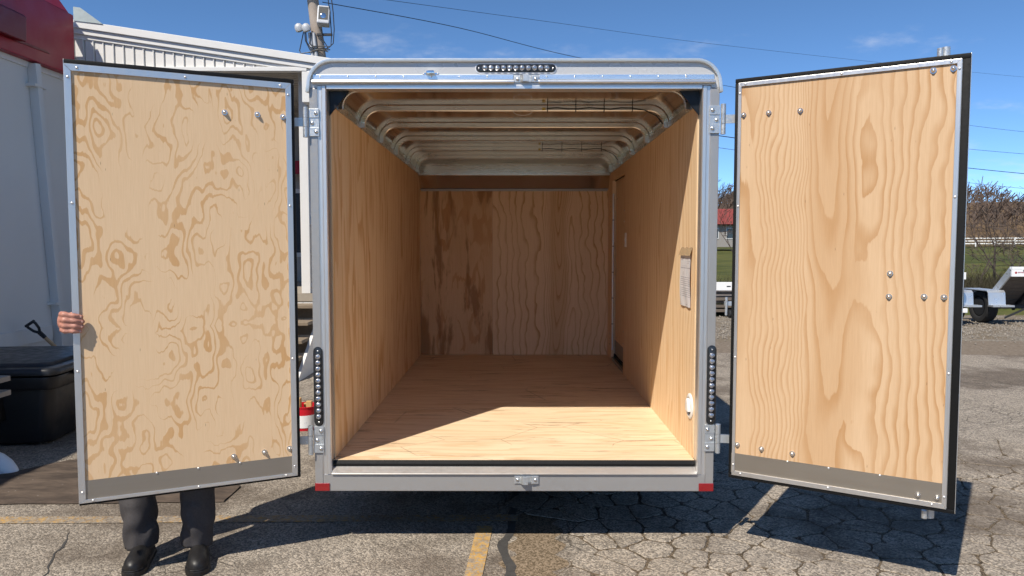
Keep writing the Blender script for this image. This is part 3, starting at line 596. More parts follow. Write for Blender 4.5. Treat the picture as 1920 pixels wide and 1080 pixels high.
def yellow_mat(name, thr):
    g = G(name); v = g.obj()
    wear = g.ma('ADD', g.noise(v, 22, 6, 0.7), g.ma('MULTIPLY', g.noise(v, 2.0, 3), 0.35))
    agg = g.sep(g.vor(v, 105, 'F1', 1, 1))[0]
    c = g.mix(g.rng(g.ma('ADD', wear, g.ma('MULTIPLY', agg, 0.30)), thr, thr + 0.36), g.mix(agg, (0.46, 0.27, 0.08), (0.58, 0.37, 0.13)), g.mix(agg, (0.12, 0.10, 0.085), (0.33, 0.28, 0.22)))
    return g.fin(c, 0.85, 0, g.bump(agg, 0.5, 0.004), 0.2)
M['yellow'] = yellow_mat('worn_yellow_paint', 0.66); M['yellow_faded'] = yellow_mat('faded_yellow_paint', 0.50)
def two_tone(name, a, b, scale, rough=0.95, bump=0.5, bs=None, c3=None):
    g = G(name); v = g.obj(); n = g.noise(v, scale, 6, 0.65); n2 = g.noise(v, scale * 0.06, 3)
    c = g.mix(g.rng(n, 0.3, 0.7), a, b)
    if c3: c = g.mix(g.rng(n2, 0.42, 0.62), c, c3)
    return g.fin(c, rough, 0, g.bump(g.noise(v, bs or scale * 2, 4), bump, 0.02), 0.15)
M['grass'] = two_tone('grass_field', (0.050, 0.068, 0.016), (0.105, 0.115, 0.032), 6.0, c3=(0.10, 0.09, 0.035))
M['gravel'] = two_tone('gravel', (0.10, 0.085, 0.068), (0.30, 0.265, 0.22), 38.0, c3=(0.16, 0.13, 0.095))
M['dirt'] = two_tone('dirt_track', (0.12, 0.095, 0.072), (0.22, 0.18, 0.14), 18.0)

gnd = MB().add([(-900, -900, -0.012), (900, -900, -0.012), (900, 900, -0.012), (-900, 900, -0.012)], [(0, 1, 2, 3)]).build('ground', 'grass', None); tag(gnd, 'grassy ground reaching the horizon', kind='structure')
def sheet(name, pts, z, mat, jit=0.0, sub=8, parent=None):
    out = []
    for i, p in enumerate(pts):
        q = pts[(i + 1) % len(pts)]
        for k in range(sub):
            t = k / sub; x = p[0] + (q[0] - p[0]) * t; y = p[1] + (q[1] - p[1]) * t
            nn = noise.noise_vector(Vector((x * 0.7, y * 0.7, z * 50)))
            out.append((x + nn.x * jit, y + nn.y * jit, z))
    return MB().add(out, [tuple(range(len(out)))]).build(name, mat, parent)
gravel = tag(sheet('gravel_strip', [(-40, 9), (60, 9), (60, 15.6), (-40, 15.6)], -0.006, 'gravel', 0.5, 24), 'pale gravel strip along far side of lot', kind='structure')
tag(sheet('dirt_track', [(-40, 9.2), (60, 9.0), (60, 11.4), (-40, 11.8)], -0.003, 'dirt', 0.35, 24), 'brown dirt strip behind the asphalt', kind='structure')
lot = tag(sheet('asphalt_lot', [(-6, -14), (16, -14), (16, 9.6), (4, 10.3), (-6, 10.6)], 0.0, 'asphalt', 0.12, 16), 'weathered cracked asphalt of the parking lot', kind='structure')
tag(sheet('painted_line', [(-5.4, 3.965), (0.02, 4.03), (0.02, 4.13), (-5.4, 4.065)], 0.004, 'yellow_faded', 0.012, 20, lot), kind=None)
tag(sheet('painted_line', [(-0.27, 2.6), (-0.19, 2.6), (-0.115, 3.96), (-0.20, 3.96)], 0.0045, 'yellow', 0.012, 20, lot), kind=None)
# alligator-cracked plates on the right: jittered cells with rounded edges and dirt joints
def clip(poly, a, b, c):
    out = []
    for i in range(len(poly)):
        p, q = poly[i], poly[(i + 1) % len(poly)]; dp = a * p[0] + b * p[1] - c; dq = a * q[0] + b * q[1] - c
        if dp <= 0: out.append(p)
        if dp * dq < 0: t = dp / (dp - dq); out.append((p[0] + (q[0] - p[0]) * t, p[1] + (q[1] - p[1]) * t))
    return out
rng = random.Random(21); sites = []
gx = 0.10
for iy in range(16):
    for ix in range(27):
        x = -0.35 + ix * 0.185 + (0.09 if iy % 2 else 0); y = 2.75 + iy * 0.175
        if rng.random() < 0.12 + 0.16 * (noise.noise(Vector((x * 1.3, y * 1.3, 8))) > 0.05): continue
        sites.append((x + rng.uniform(-.1, .1), y + rng.uniform(-.095, .095)))
bed = MB()
for i, (x, y) in enumerate(sites):
    d = noise.noise(Vector((x * 0.8, y * 0.8, 3.3)))
    if x < 0.25 + 0.25 * noise.noise(Vector((y * 1.5, 0, 1))) or x > 3.9 or y < 2.95 or y > 5.25 + d * 0.5: continue
    poly = [(x - .5, y - .5), (x + .5, y - .5), (x + .5, y + .5), (x - .5, y + .5)]
    for j, (px, py) in enumerate(sites):
        if j == i or abs(px - x) > 0.8 or abs(py - y) > 0.8: continue
        a, b = px - x, py - y; poly = clip(poly, a, b, (px * px + py * py - x * x - y * y) / 2)
        if len(poly) < 3: break
    if len(poly) < 3: continue
    bed.add([(p[0], p[1], 0.0015) for p in poly], [tuple(range(len(poly)))])
    ch = []
    for k in range(len(poly)):                                     # round the corners
        p, q = poly[k], poly[(k + 1) % len(poly)]
        for t in (0.15, 0.85): ch.append((p[0] + (q[0] - p[0]) * t, p[1] + (q[1] - p[1]) * t))
    pts = []
    for k in range(len(ch)):
        p, q = ch[k], ch[(k + 1) % len(ch)]; L = math.hypot(q[0] - p[0], q[1] - p[1]); m = max(1, int(L / 0.022))
        for t in range(m): pts.append((p[0] + (q[0] - p[0]) * t / m, p[1] + (q[1] - p[1]) * t / m))
    gap = rng.uniform(0.003, 0.009); out = []
    for p in pts:
        nv = noise.noise_vector(Vector((p[0] * 17, p[1] * 17, 0.5))) * 0.010 + noise.noise_vector(Vector((p[0] * 60, p[1] * 60, 2.5))) * 0.0035
        dx, dy = x - p[0], y - p[1]; L = math.hypot(dx, dy) or 1
        out.append((p[0] + dx / L * gap + nv.x, p[1] + dy / L * gap + nv.y))
    n = len(out); h = 0.0055 + rng.uniform(-0.0012, 0.0012); tx, ty = rng.uniform(-.008, .008), rng.uniform(-.008, .008)
    zt = lambda p: h + (p[0] - x) * tx + (p[1] - y) * ty
    top = [(p[0] + (x - p[0]) * 0.03, p[1] + (y - p[1]) * 0.03, zt(p)) for p in out]
    MB().add([(x, y, h + 0.0008)] + top + [(p[0], p[1], 0.0005) for p in out], [(0, 1 + k, 1 + (k + 1) % n) for k in range(n)] + [(1 + k, 1 + n + k, 1 + n + (k + 1) % n, 1 + (k + 1) % n) for k in range(n)]).build('asphalt_plate', 'asphalt_plate', lot, recalc=False)
bed.build('crack_dirt', 'crack_dirt', lot, recalc=False)
# tarred crack and sandy wash beside the yellow line
def strip(name, mat, cx, y0, y1, w, z, seed, n=46):
    L, Rr = [], []
    for i in range(n + 1):
        y = y0 + (y1 - y0) * i / n; q = noise.noise(Vector((y * 3.1, seed, 0))) * 0.05 + noise.noise(Vector((y * 14, seed, 2))) * 0.014; ww = w * (0.55 + 0.9 * abs(noise.noise(Vector((y * 5, seed, 5))))) * min(1, 5 * i / n, 5 * (n - i) / n + 0.02)
        L.append((cx(y) + q - ww, y, z)); Rr.append((cx(y) + q + ww, y, z))
    return MB().add(L + Rr[::-1], [tuple(range(2 * n + 2))]).build(name, mat, lot, recalc=False)
g = G('sand_wash'); v = g.obj()
M['sand'] = g.fin(g.mix(g.rng(g.sep(g.vor(v, 130, 'F1', 1, 1))[0], 0.1, 0.9), (0.10, 0.075, 0.048), (0.26, 0.20, 0.14)), 0.95, 0, g.bump(g.noise(v, 120, 3), 0.6, 0.004), 0.1)
M['tar'] = simple('crack_tar', (0.05, 0.047, 0.044), 0.75, 0, 0.5, 30, 0.6, 60)
strip('sand_wash', 'sand', lambda y: 0.10 + 0.03 * (y - 3.5), 2.9, 4.35, 0.16, 0.0012, 4.0)
strip('tarred_crack', 'tar', lambda y: -0.045 + 0.05 * (y - 3.4), 2.7, 5.4, 0.035, 0.0024, 9.0)
strip('tarred_crack', 'tar', lambda y: -2.2 - 0.35 * (y - 3.4), 3.1, 3.9, 0.006, 0.0024, 19.0)
# loose pebbles along the gravel edge and scattered by the wall
peb = MB(); rng = random.Random(5)
def pebble(mb, x, y, r, z=0.0):
    q = Euler((rng.random() * 6, rng.random() * 6, rng.random() * 6)).to_matrix()
    vs_ = [Vector((sx * r * rng.uniform(.7, 1.1), 0, 0)) for sx in (-1, 1)] + [Vector((0, sy * r * rng.uniform(.6, 1), 0)) for sy in (-1, 1)] + [Vector((0, 0, sz * r * rng.uniform(.5, .8))) for sz in (-1, 1)]
    mb.add([Vector((x, y, z + r * 0.35)) + q @ p for p in vs_], [(0, 2, 4), (2, 1, 4), (1, 3, 4), (3, 0, 4), (2, 0, 5), (1, 2, 5), (3, 1, 5), (0, 3, 5)])
for i in range(9000):
    x, y = rng.uniform(3, 17), rng.gauss(13.2, 0.9)
    pebble(peb, x, y, rng.uniform(0.008, 0.024))
for i in range(1400):
    pebble(peb, rng.uniform(-5.1, -2.6), rng.uniform(4.4, 8.5), rng.uniform(0.004, 0.011))
M['pebble'] = simple('pebble', (0.25, 0.22, 0.185), 0.9, 0, 0.5, 9)
tag(peb.build('loose_gravel', 'pebble', None, recalc=False), 'loose pale stones scattered over gravel strip', 'gravel', kind='stuff')

# ================================================================ LEFT BUILDING (white wall in its own shade, red fascia)
XW = -5.2
M['wall_white'] = simple('painted_wall_panel', (0.66, 0.645, 0.62), 0.6, 0, 0.06, 1.2, 0.12, 14)
M['trim_white'] = simple('white_trim', (0.66, 0.65, 0.63), 0.5, 0, 0.05, 2.5)
M['red'] = simple('red_metal', (0.32, 0.006, 0.026), 0.42, 0, 0.14, 1.6, 0.1, 3)
M['red_dark'] = simple('red_lamp_box', (0.16, 0.003, 0.012), 0.4, 0, 0.1, 2)
wb = thing('white_building', 'white-walled building with red fascia at left edge', 'building', (XW, 5, 0))
MB().box(-14, XW, -6, 8.78, 0, 4.1).build('wall', 'wall_white', wb)
for y in (5.95, 7.18): MB().box(XW, XW + 0.004, y, y + 0.012, 0.62, 3.46).build('wall_seam', 'steel_dark', wb)
MB().box(XW, XW + 0.035, -6, 8.30, 0.455, 0.615).build('base_trim', 'trim_white', wb, 0.006)
MB().box(XW, XW + 0.02, -6, 8.76, 3.40, 3.463).build('soffit_trim', 'trim_white', wb, 0.004)
fa = MB().prism([(XW + 0.001, 3.464), (XW + 0.10, 3.464), (XW + 0.10, 4.16), (XW + 0.001, 4.16)], 'Y', -6, 8.80).build('red_fascia', 'red', wb, 0.008)
up = MB().prism([(XW - 0.05, 4.162), (XW + 0.095, 4.162), (XW - 0.12, 4.47), (XW - 0.26, 4.47)], 'Y', -6, 8.72).build('red_roof_edge', 'red', wb, 0.006)
for k in range(24): MB().box(XW - 0.0 , XW + 0.005, 4.3 + k * 0.19, 4.31 + k * 0.19, 4.2, 4.32).build('roof_rib', 'red', up)
MB().prism([(XW + 0.10, 3.60), (XW + 0.19, 3.59), (XW + 0.20, 3.84), (XW + 0.17, 3.87), (XW + 0.10, 3.87)], 'Y', 7.25, 7.80).build('wall_light', 'red_dark', wb, 0.01)
MB().prism([(7.95, 3.62), (8.28, 3.62), (8.32, 3.60), (7.5, 3.585)], 'X', XW + 0.1, XW + 0.108).build('dent_strip', 'red_dark', wb)
ds = MB().sweep([(XW + 0.05, 8.12, 3.45), (XW + 0.05, 8.39, 0.65), (XW + 0.05, 8.42, 0.05)], [(-0.045, -0.05), (0.045, -0.05), (0.045, 0.05), (-0.045, 0.05)], (1, 0, 0)).build('downspout', 'wall_white', wb, 0.012, True)
MB().box(XW, XW + 0.108, 8.04, 8.25, 3.20, 3.23).build('strap', 'wall_white', ds); MB().box(XW, XW + 0.108, 8.27, 8.47, 0.84, 0.87).build('strap', 'wall_white', ds)
MB().prism([(XW + 0.02, 4.14), (XW + 0.36, 4.10), (XW + 0.10, 4.29), (XW + 0.02, 4.30)], 'Y', 8.94, 8.955).build('roof_flashing', simple('grey_flashing', (0.36, 0.42, 0.43), 0.5, 0.2), wb)

# ================================================================ PORCH GABLE BEHIND
GY = 9.05
pb = thing('porch_gable', 'white gabled porch with ribbed siding and sloping roof edge behind trailer', 'building', (-3.4, GY, 0))
def zt(x): return 4.177 + (x + 5.34) * (3.69 - 4.177) / (-2.06 + 5.34)      # roof line falling to the right
x0, x1 = -5.34, -1.05
MB().prism([(x0, zt(x0) - 0.085), (x1, zt(x1) - 0.085), (x1, zt(x1)), (x0, zt(x0))], 'Y', GY - 0.10, GY + 3.2).build('roof_edge', 'trim_white', pb, 0.004)
MB().prism([(x0, zt(x0) - 0.150), (x1, zt(x1) - 0.150), (x1, zt(x1) - 0.087), (x0, zt(x0) - 0.087)], 'Y', GY - 0.075, GY - 0.03).build('rake_board', 'trim_white', pb, 0.004)
MB().prism([(x0, zt(x0) - 0.197), (x1, zt(x1) - 0.197), (x1, zt(x1) - 0.152), (x0, zt(x0) - 0.152)], 'Y', GY - 0.05, GY - 0.03).build('rake_trim', 'trim_white', pb, 0.004)
ZB = 3.615
k = x0
while k < -2.2:
    a, b = k, k + 0.112; ta, tb = zt(a) - 0.197, zt(b) - 0.197
    if tb > ZB + 0.01:
        MB().prism([(a + 0.002, ZB), (b - 0.002, ZB), (b - 0.002, tb), (a + 0.002, ta)], 'Y', GY - 0.028, GY + 0.02).build('siding_board', 'white_paint', pb, 0.002)
        MB().prism([(b - 0.018, ZB), (b - 0.006, ZB), (b - 0.006, tb), (b - 0.018, tb + 0.001)], 'Y', GY - 0.04, GY - 0.0285).build('siding_rib', 'white_paint', pb, 0.002)
    k += 0.119
MB().box(x0, -2.46, GY - 0.07, GY + 0.03, ZB - 0.05, ZB - 0.001).build('sill_trim', 'trim_white', pb, 0.004)
MB().box(-2.52, -1.2, GY - 0.065, GY + 0.10, 3.20, ZB - 0.052).build('porch_beam', 'trim_white', pb, 0.006)
MB().box(-2.46, -1.2, GY - 0.06, GY + 0.02, ZB - 0.05, zt(-1.2) - 0.197).build('beam_cap', 'trim_white', pb, 0.004)
M['soffit'] = simple('porch_soffit', (0.42, 0.39, 0.35), 0.7, 0, 0.08, 2)
MB().box(-5.3, -0.9, GY + 0.03, 12.2, ZB + 0.02, ZB + 0.05).build('porch_ceiling', 'soffit', pb)
for k in range(22): MB().box(-5.3, -0.9, GY + 0.1 + k * 0.14, GY + 0.108 + k * 0.14, ZB + 0.014, ZB + 0.02).build('soffit_groove', 'soffit', pb)
MB().box(-5.3, -0.5, 12.2, 12.4, 0, 3.66).build('back_wall', 'soffit', pb)
for k in range(26): MB().box(-5.3, -0.5, 12.19, 12.2, 0.1 + k * 0.135, 0.11 + k * 0.135).build('lap_siding', 'soffit', pb)
MB().prism([(11.7, 2.60), (12.19, 2.66), (12.19, 2.86), (11.7, 2.80)], 'X', -4.3, -2.6).build('red_awning', 'red', pb)
wnd = MB().box(-3.9, -2.9, 12.15, 12.19, 1.3, 2.4).build('window', 'trim_white', pb)
MB().box(-3.83, -2.97, 12.145, 12.15, 1.37, 2.33).build('pane', simple('window_glass', (0.03, 0.04, 0.05), 0.06), wnd)
MB().box(-5.2, -1.0, GY + 0.25, 12.18, 0.80, 0.90).build('deck', simple('deck_wood', (0.30, 0.26, 0.21), 0.8, 0, 0.25, 8), pb)
MB().box(-5.2, -1.0, GY + 0.26, GY + 0.30, 0.02, 0.79).build('skirt_panel', 'white_paint', pb)
for k in range(30): MB().box(-5.15 + k * 0.14, -5.03 + k * 0.14, GY + 0.245, GY + 0.26, 0.03, 0.78).build('skirt_board', 'white_paint', pb)
for x in (-5.1, -2.66): MB().box(x, x + 0.11, GY + 0.27, GY + 0.38, 0.9, ZB + 0.02).build('post', 'white_paint', pb, 0.006)
rl = MB().box(-2.55, -1.1, GY + 0.30, GY + 0.35, 1.76, 1.84).build('railing', 'white_paint', pb, 0.004)
MB().box(-2.55, -1.1, GY + 0.30, GY + 0.35, 0.97, 1.03).build('bottom_rail', 'white_paint', rl, 0.004)
for k in range(11): MB().box(-2.52 + k * 0.125, -2.475 + k * 0.125, GY + 0.30, GY + 0.345, 1.03, 1.76).build('baluster', 'white_paint', rl)
M['old_wood'] = simple('weathered_wood', (0.20, 0.155, 0.11), 0.85, 0, 0.3, 14, 0.3, 40)
stp = thing('wooden_steps', 'weathered wooden steps up to the white porch', 'steps', (-2.62, 8.7, 0))
for k, (y, z) in enumerate(((9.12, 0.78), (8.86, 0.60), (8.60, 0.42), (8.34, 0.24))):
    MB().box(-3.05, -2.42, y - 0.15, y + 0.15, z - 0.04, z).build('tread', 'old_wood', stp, 0.005)
    MB().box(-3.03, -2.43, y + 0.11, y + 0.13, z - 0.18 if k < 3 else 0, z - 0.041).build('riser', 'old_wood', stp)
for x in (-3.09, -2.415): MB().prism([(9.27, 0.74), (8.15, 0.02), (8.15, 0.0), (9.27, 0.0)], 'X', x, x + 0.035).build('stringer', 'white_paint', stp)

# ================================================================ THINGS AT THE LEFT WALL
M['bin_black'] = simple('black_poly', (0.014, 0.014, 0.015), 0.42, 0, 0.25, 5, 0.08, 25)
bn = thing('storage_bin', 'big black plastic storage bin with lid against white wall', 'bin', (-4.25, 6.0, 0))
bx0, bx1, by0, by1 = -4.93, -3.44, 5.38, 6.62
def frustum(mb, z0, z1, i0, i1, n=4, r=0.09):
    def rr(ins):
        a0, a1, b0, b1 = bx0 + ins, bx1 - ins, by0 + ins, by1 - ins; o = []
        for cx, cyy, s0 in ((a1 - r, b1 - r, 0), (a0 + r, b1 - r, 90), (a0 + r, b0 + r, 180), (a1 - r, b0 + r, 270)):
            o += [(cx + r * math.cos(R(s0 + 90 * i / n)), cyy + r * math.sin(R(s0 + 90 * i / n))) for i in range(n + 1)]
        return o
    A, B = rr(i0), rr(i1); m = len(A)
    return mb.add([(x, y, z0) for x, y in A] + [(x, y, z1) for x, y in B], [tuple(range(m))[::-1], tuple(range(m, 2 * m))] + [(i, (i + 1) % m, m + (i + 1) % m, m + i) for i in range(m)])
frustum(MB(), 0.02, 0.48, 0.13, 0.06).build('bin_body', 'bin_black', bn, 0.012, True, angle=50)
frustum(MB(), 0.44, 0.54, 0.035, 0.02).build('bin_rim', 'bin_black', bn, 0.014, True, angle=50)
lid = frustum(MB(), 0.55, 0.605, 0.0, 0.01); lid.build('bin_lid', 'bin_black', bn, 0.02, True, angle=50)
frustum(MB(), 0.606, 0.63, 0.10, 0.13).build('lid_panel', 'bin_black', bn, 0.012, True, angle=50)
for k in range(3): MB().box(bx0 + 0.35 + k * 0.3, bx0 + 0.47 + k * 0.3, by0 + 0.04, by0 + 0.13, 0.2, 0.44).build('bin_groove', 'bin_black', bn, 0.02, True)
for y in (5.66, 6.1): MB().box(bx1 - 0.012, bx1 + 0.006, y, y + 0.16, 0.515, 0.56).build('lid_latch', 'steel_dark', bn, 0.004)
MB().box(bx0 + 0.3, bx1 - 0.3, by0 + 0.2, by1 - 0.2, 0, 0.019).build('bin_foot', 'bin_black', bn); bn.rotation_euler.z = R(5)
pal = thing('stacked_boards', 'pale plank ends poking in at left edge beside black bin', 'lumber', (-3.75, 5.05, 0))
for k, z in enumerate((0.475, 0.575)): MB().box(-4.15, -3.52, 5.02, 5.16, z, z + 0.035).build('board', simple('board_wood', (0.34, 0.30, 0.25), 0.85, 0, 0.2, 20), pal)
for x in (-4.05, -3.75): MB().box(x, x + 0.08, 5.03, 5.15, 0, 0.474).build('support', 'old_wood', pal)
MB().box(-4.1, -3.65, 5.04, 5.14, 0.5105, 0.5745).build('spacer', 'old_wood', pal)
M['ash_wood'] = simple('ash_handle', (0.46, 0.31, 0.17), 0.6, 0, 0.12, 20)
shv = thing('shovel', 'black D-handled shovel with wooden shaft leaning behind black bin', 'shovel', (-4.8, 7.9, 0))
ha, hb = Vector((-5.06, 7.75, 0.69)), Vector((-4.62, 8.04, 0.06))
dv = (hb - ha).normalized(); sd_ = dv.cross(Vector((0.3, 0.9, 0.1))).normalized()
MB().tube([ha + dv * 0.17, hb], 0.019, 10).build('shaft', 'ash_wood', shv, smooth=True)
c0 = ha
MB().tube([c0 + sd_ * 0.058, c0 + sd_ * 0.060 + dv * 0.03, c0 + sd_ * 0.045 + dv * 0.085, c0 + sd_ * 0.012 + dv * 0.12, c0 + dv * 0.20], [0.014, 0.014, 0.014, 0.016, 0.022], 8).tube([c0 - sd_ * 0.058, c0 - sd_ * 0.060 + dv * 0.03, c0 - sd_ * 0.045 + dv * 0.085, c0 - sd_ * 0.012 + dv * 0.12, c0 + dv * 0.20], [0.014, 0.014, 0.014, 0.016, 0.022], 8).tube([c0 - sd_ * 0.068, c0 + sd_ * 0.068], 0.016, 8).build('d_handle', 'steel_dark', shv, smooth=True)
bl = MB(); bl.prism([(-0.11, 0), (0.11, 0), (0.10, -0.2), (0.05, -0.28), (-0.05, -0.28), (-0.10, -0.2)], 'Y', -0.003, 0.003)
q = Vector((0, 0, -1)).rotation_difference(dv)
bl.v = [hb + q @ (p * 0.2) + Vector((0, 0, 0.0)) for p in bl.v]; bl.build('blade', 'galv', shv)
M['pvc'] = simple('pvc_pipe', (0.70, 0.72, 0.74), 0.4, 0, 0.04, 4)
pp = thing('drain_pipe', 'white plastic drain pipe elbow lying on ground by black bin', 'pipe', (-3.5, 5.0, 0))
pts = [(-4.4, 4.95, 0.085), (-3.58, 4.95, 0.085)] + [(-3.58 + 0.22 * math.sin(R(a)), 4.95 - 0.0006 * a, 0.085 - 0.16 * (1 - math.cos(R(a)))) for a in (15, 30, 45, 60, 72)]
MB().tube(pts, [0.062, 0.062, 0.062, 0.061, 0.059, 0.056, 0.054], 20).build('pipe', 'pvc', pp, smooth=True)
MB().tube([(-3.64, 4.95, 0.085), (-3.58, 4.95, 0.085)], 0.0655, 20).build('pipe_collar', 'pvc', pp, smooth=True)
# dark ground cloth
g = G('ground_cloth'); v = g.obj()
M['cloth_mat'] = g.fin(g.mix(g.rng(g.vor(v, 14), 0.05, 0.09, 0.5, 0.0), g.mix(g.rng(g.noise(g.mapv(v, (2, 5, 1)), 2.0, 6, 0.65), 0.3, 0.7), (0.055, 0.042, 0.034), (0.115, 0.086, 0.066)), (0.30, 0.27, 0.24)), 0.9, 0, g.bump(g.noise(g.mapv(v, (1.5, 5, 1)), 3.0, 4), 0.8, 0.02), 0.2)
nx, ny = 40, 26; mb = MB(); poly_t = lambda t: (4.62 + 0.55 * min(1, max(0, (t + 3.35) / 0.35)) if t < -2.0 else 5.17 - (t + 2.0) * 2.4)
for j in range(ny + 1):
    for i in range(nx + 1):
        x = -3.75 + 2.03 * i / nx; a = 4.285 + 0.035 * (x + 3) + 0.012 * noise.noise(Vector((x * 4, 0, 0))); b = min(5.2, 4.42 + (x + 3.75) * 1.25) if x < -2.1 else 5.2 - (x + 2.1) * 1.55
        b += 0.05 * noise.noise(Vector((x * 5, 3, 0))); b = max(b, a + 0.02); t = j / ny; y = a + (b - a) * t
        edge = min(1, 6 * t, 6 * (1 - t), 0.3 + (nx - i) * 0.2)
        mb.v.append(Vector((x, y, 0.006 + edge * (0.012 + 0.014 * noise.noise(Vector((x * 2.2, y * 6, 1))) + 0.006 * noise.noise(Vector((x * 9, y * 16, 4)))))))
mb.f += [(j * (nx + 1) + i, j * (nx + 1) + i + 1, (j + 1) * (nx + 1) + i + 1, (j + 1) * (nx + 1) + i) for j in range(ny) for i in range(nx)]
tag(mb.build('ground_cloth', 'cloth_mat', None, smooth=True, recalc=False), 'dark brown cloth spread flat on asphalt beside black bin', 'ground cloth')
# small red pail with wood offcuts
pc = (-1.735, 6.10, 0)
pk = thing('pail', 'small red pail with white label between left door and trailer', 'pail', pc)
M['pail_red'] = simple('red_plastic', (0.52, 0.006, 0.02), 0.35, 0, 0.06, 6)
MB().lathe([(0.0, 0.004), (0.098, 0.0), (0.10, 0.01), (0.108, 0.185), (0.113, 0.19), (0.113, 0.198), (0.103, 0.198), (0.095, 0.02), (0.0, 0.02)], pc, (0, 0, 1), 28).build('pail_body', 'pail_red', pk, smooth=True)
g = G('pail_label'); v = g.obj(); xyz = g.sep(v)
tx = g.ma('MULTIPLY', g.ma('MULTIPLY', g.ma('GREATER_THAN', xyz[2], 0.060), g.ma('LESS_THAN', xyz[2], 0.074)), g.rng(g.noise(g.mapv(v, (120, 120, 10)), 1.0, 2), 0.5, 0.55))
M['pail_label'] = g.fin(g.mix(g.ma('MULTIPLY', tx, g.ma('LESS_THAN', g.ma('ABSOLUTE', xyz[0]), 0.05)), (0.74, 0.74, 0.75), (0.10, 0.16, 0.30)), 0.45)
MB().lathe([(0.1035, 0.025), (0.1085, 0.128), (0.1075, 0.128), (0.1025, 0.025)], pc, (0, 0, 1), 28).build('pail_label', 'pail_label', pk, smooth=True)
M['offcut'] = simple('cut_lumber', (0.50, 0.31, 0.13), 0.7, 0, 0.15, 16)
ow = thing('wood_offcuts', 'short sawn wood blocks standing in the red pail', 'wood blocks', (pc[0], pc[1], 0.03))
for dx, dy, w, h, d in ((-0.045, -0.03, 0.05, 0.26, 0.05), (0.035, 0.02, 0.045, 0.225, 0.04), (0.0, 0.055, 0.03, 0.20, 0.03)):
    MB().box(pc[0] + dx - w / 2, pc[0] + dx + w / 2, pc[1] + dy - d / 2, pc[1] + dy + d / 2, 0.024, h).build('block', 'offcut', ow, 0.002)

# ================================================================ PERSON behind the left door
M['skin'] = simple('skin', (0.44, 0.20, 0.145), 0.5, 0, 0.3, 110, 0.3, 220)
M['trouser'] = simple('charcoal_trousers', (0.044, 0.040, 0.042), 0.85, 0, 0.15, 40, 0.25, 400)
M['shoe'] = simple('black_leather', (0.010, 0.009, 0.009), 0.5, 0, 0.3, 20, 0.1, 60)
M['shirt'] = simple('navy_shirt', (0.03, 0.04, 0.075), 0.85, 0, 0.12, 40)
M['hair'] = simple('grey_hair', (0.14, 0.12, 0.10), 0.7, 0, 0.3, 60)
px, py = -1.66, 3.60
pr = thing('person', 'person in charcoal trousers standing behind left door, one hand gripping its edge', 'person', (px, py, 0))
def limb(mb, pts, rad, n=16):
    pts = [Vector(p) for p in pts]
    for p, r in ((pts[0], rad[0]), (pts[-1], rad[-1])):
        mb.lathe([(r * math.cos(R(a)), r * math.sin(R(a))) for a in (-89, -60, -30, 0, 30, 60, 89)], p, (0, 0, 1), 12)
    for i in range(len(pts) - 1):                                  # every bend gets its own ball
        if i: mb.lathe([(rad[i] * math.cos(R(a)), rad[i] * math.sin(R(a))) for a in (-89, -60, -30, 0, 30, 60, 89)], pts[i], (0, 0, 1), 12)
        mb.tube([pts[i], pts[i + 1]], [rad[i], rad[i + 1]], n)
def ball(mb, c, rx, ry, rz, n=18):
    o = MB().lathe([(math.cos(R(a)), math.sin(R(a))) for a in range(-88, 89, 16)], (0, 0, 0), (0, 0, 1), n)
    mb.add([Vector(c) + Vector((p.x * rx, p.y * ry, p.z * rz)) for p in o.v], o.f)
def fuse(mb, name, mat, parent, voxel, smooth_it=4):
    o = mb.build(name + '_raw', None, None, recalc=True)
    m = o.modifiers.new('r', 'REMESH'); m.mode = 'VOXEL'; m.voxel_size = voxel
    m = o.modifiers.new('s', 'SMOOTH'); m.factor = 0.5; m.iterations = smooth_it
    dg = bpy.context.evaluated_depsgraph_get(); me = bpy.data.meshes.new_from_object(o.evaluated_get(dg)); me.name = name
    bpy.data.objects.remove(o); me.transform(WM[parent].inverted())
    me.materials.clear(); me.materials.append(M[mat]); me.polygons.foreach_set('use_smooth', [True] * len(me.polygons))
    r = bpy.data.objects.new(name, me); col.objects.link(r); r.parent = parent; WM[r] = WM[parent]; return r
le = Vector((-0.9013, -0.4332, 0)); ln = Vector((0.4332, -0.9013, 0))       # left door: towards its free edge, out of its inner face
edge = Vector((-1.90, 3.19, 0)) + ln * 0.0115
def hd(a, n, z): return edge - le * a + ln * n + Vector((0, 0, z))           # a: inwards from the edge, n: out of the face
body = MB()
HZ = 1.196
sh_r, el_r, wr = Vector((px - 0.20, py + 0.02, 1.42)), Vector((-1.985, 3.46, 1.155)), hd(-0.030, -0.125, HZ - 0.012)
ball(body, (px, py + 0.005, 1.20), 0.165, 0.105, 0.27); ball(body, (px, py, 0.97), 0.165, 0.11, 0.14); ball(body, (px, py, 1.40), 0.175, 0.095, 0.09)
limb(body, [(px, py, 1.45), (px, py - 0.02, 1.56)], [0.06, 0.055])
ball(body, (px, py - 0.03, 1.655), 0.075, 0.095, 0.115); ball(body, (px, py - 0.05, 1.60), 0.06, 0.075, 0.07)
limb(body, [(px, py - 0.122, 1.665), (px, py - 0.14, 1.632)], [0.009, 0.014], 8)
for s in (-1, 1):
    ball(body, (px + s * 0.076, py - 0.02, 1.65), 0.010, 0.02, 0.033); ball(body, (px + s * 0.03, py - 0.118, 1.668), 0.013, 0.010, 0.009)
    limb(body, [(px + s * 0.085, py, 0.93), (px - 0.035 + s * 0.15, py - 0.02, 0.50), (px - 0.018 + s * 0.133, py - 0.045, 0.10)], [0.085, 0.056, 0.040])
    limb(body, [(px - 0.018 + s * 0.133, py - 0.03, 0.06), (px + 0.02 + s * 0.133, py - 0.15, 0.045)], [0.035, 0.03])
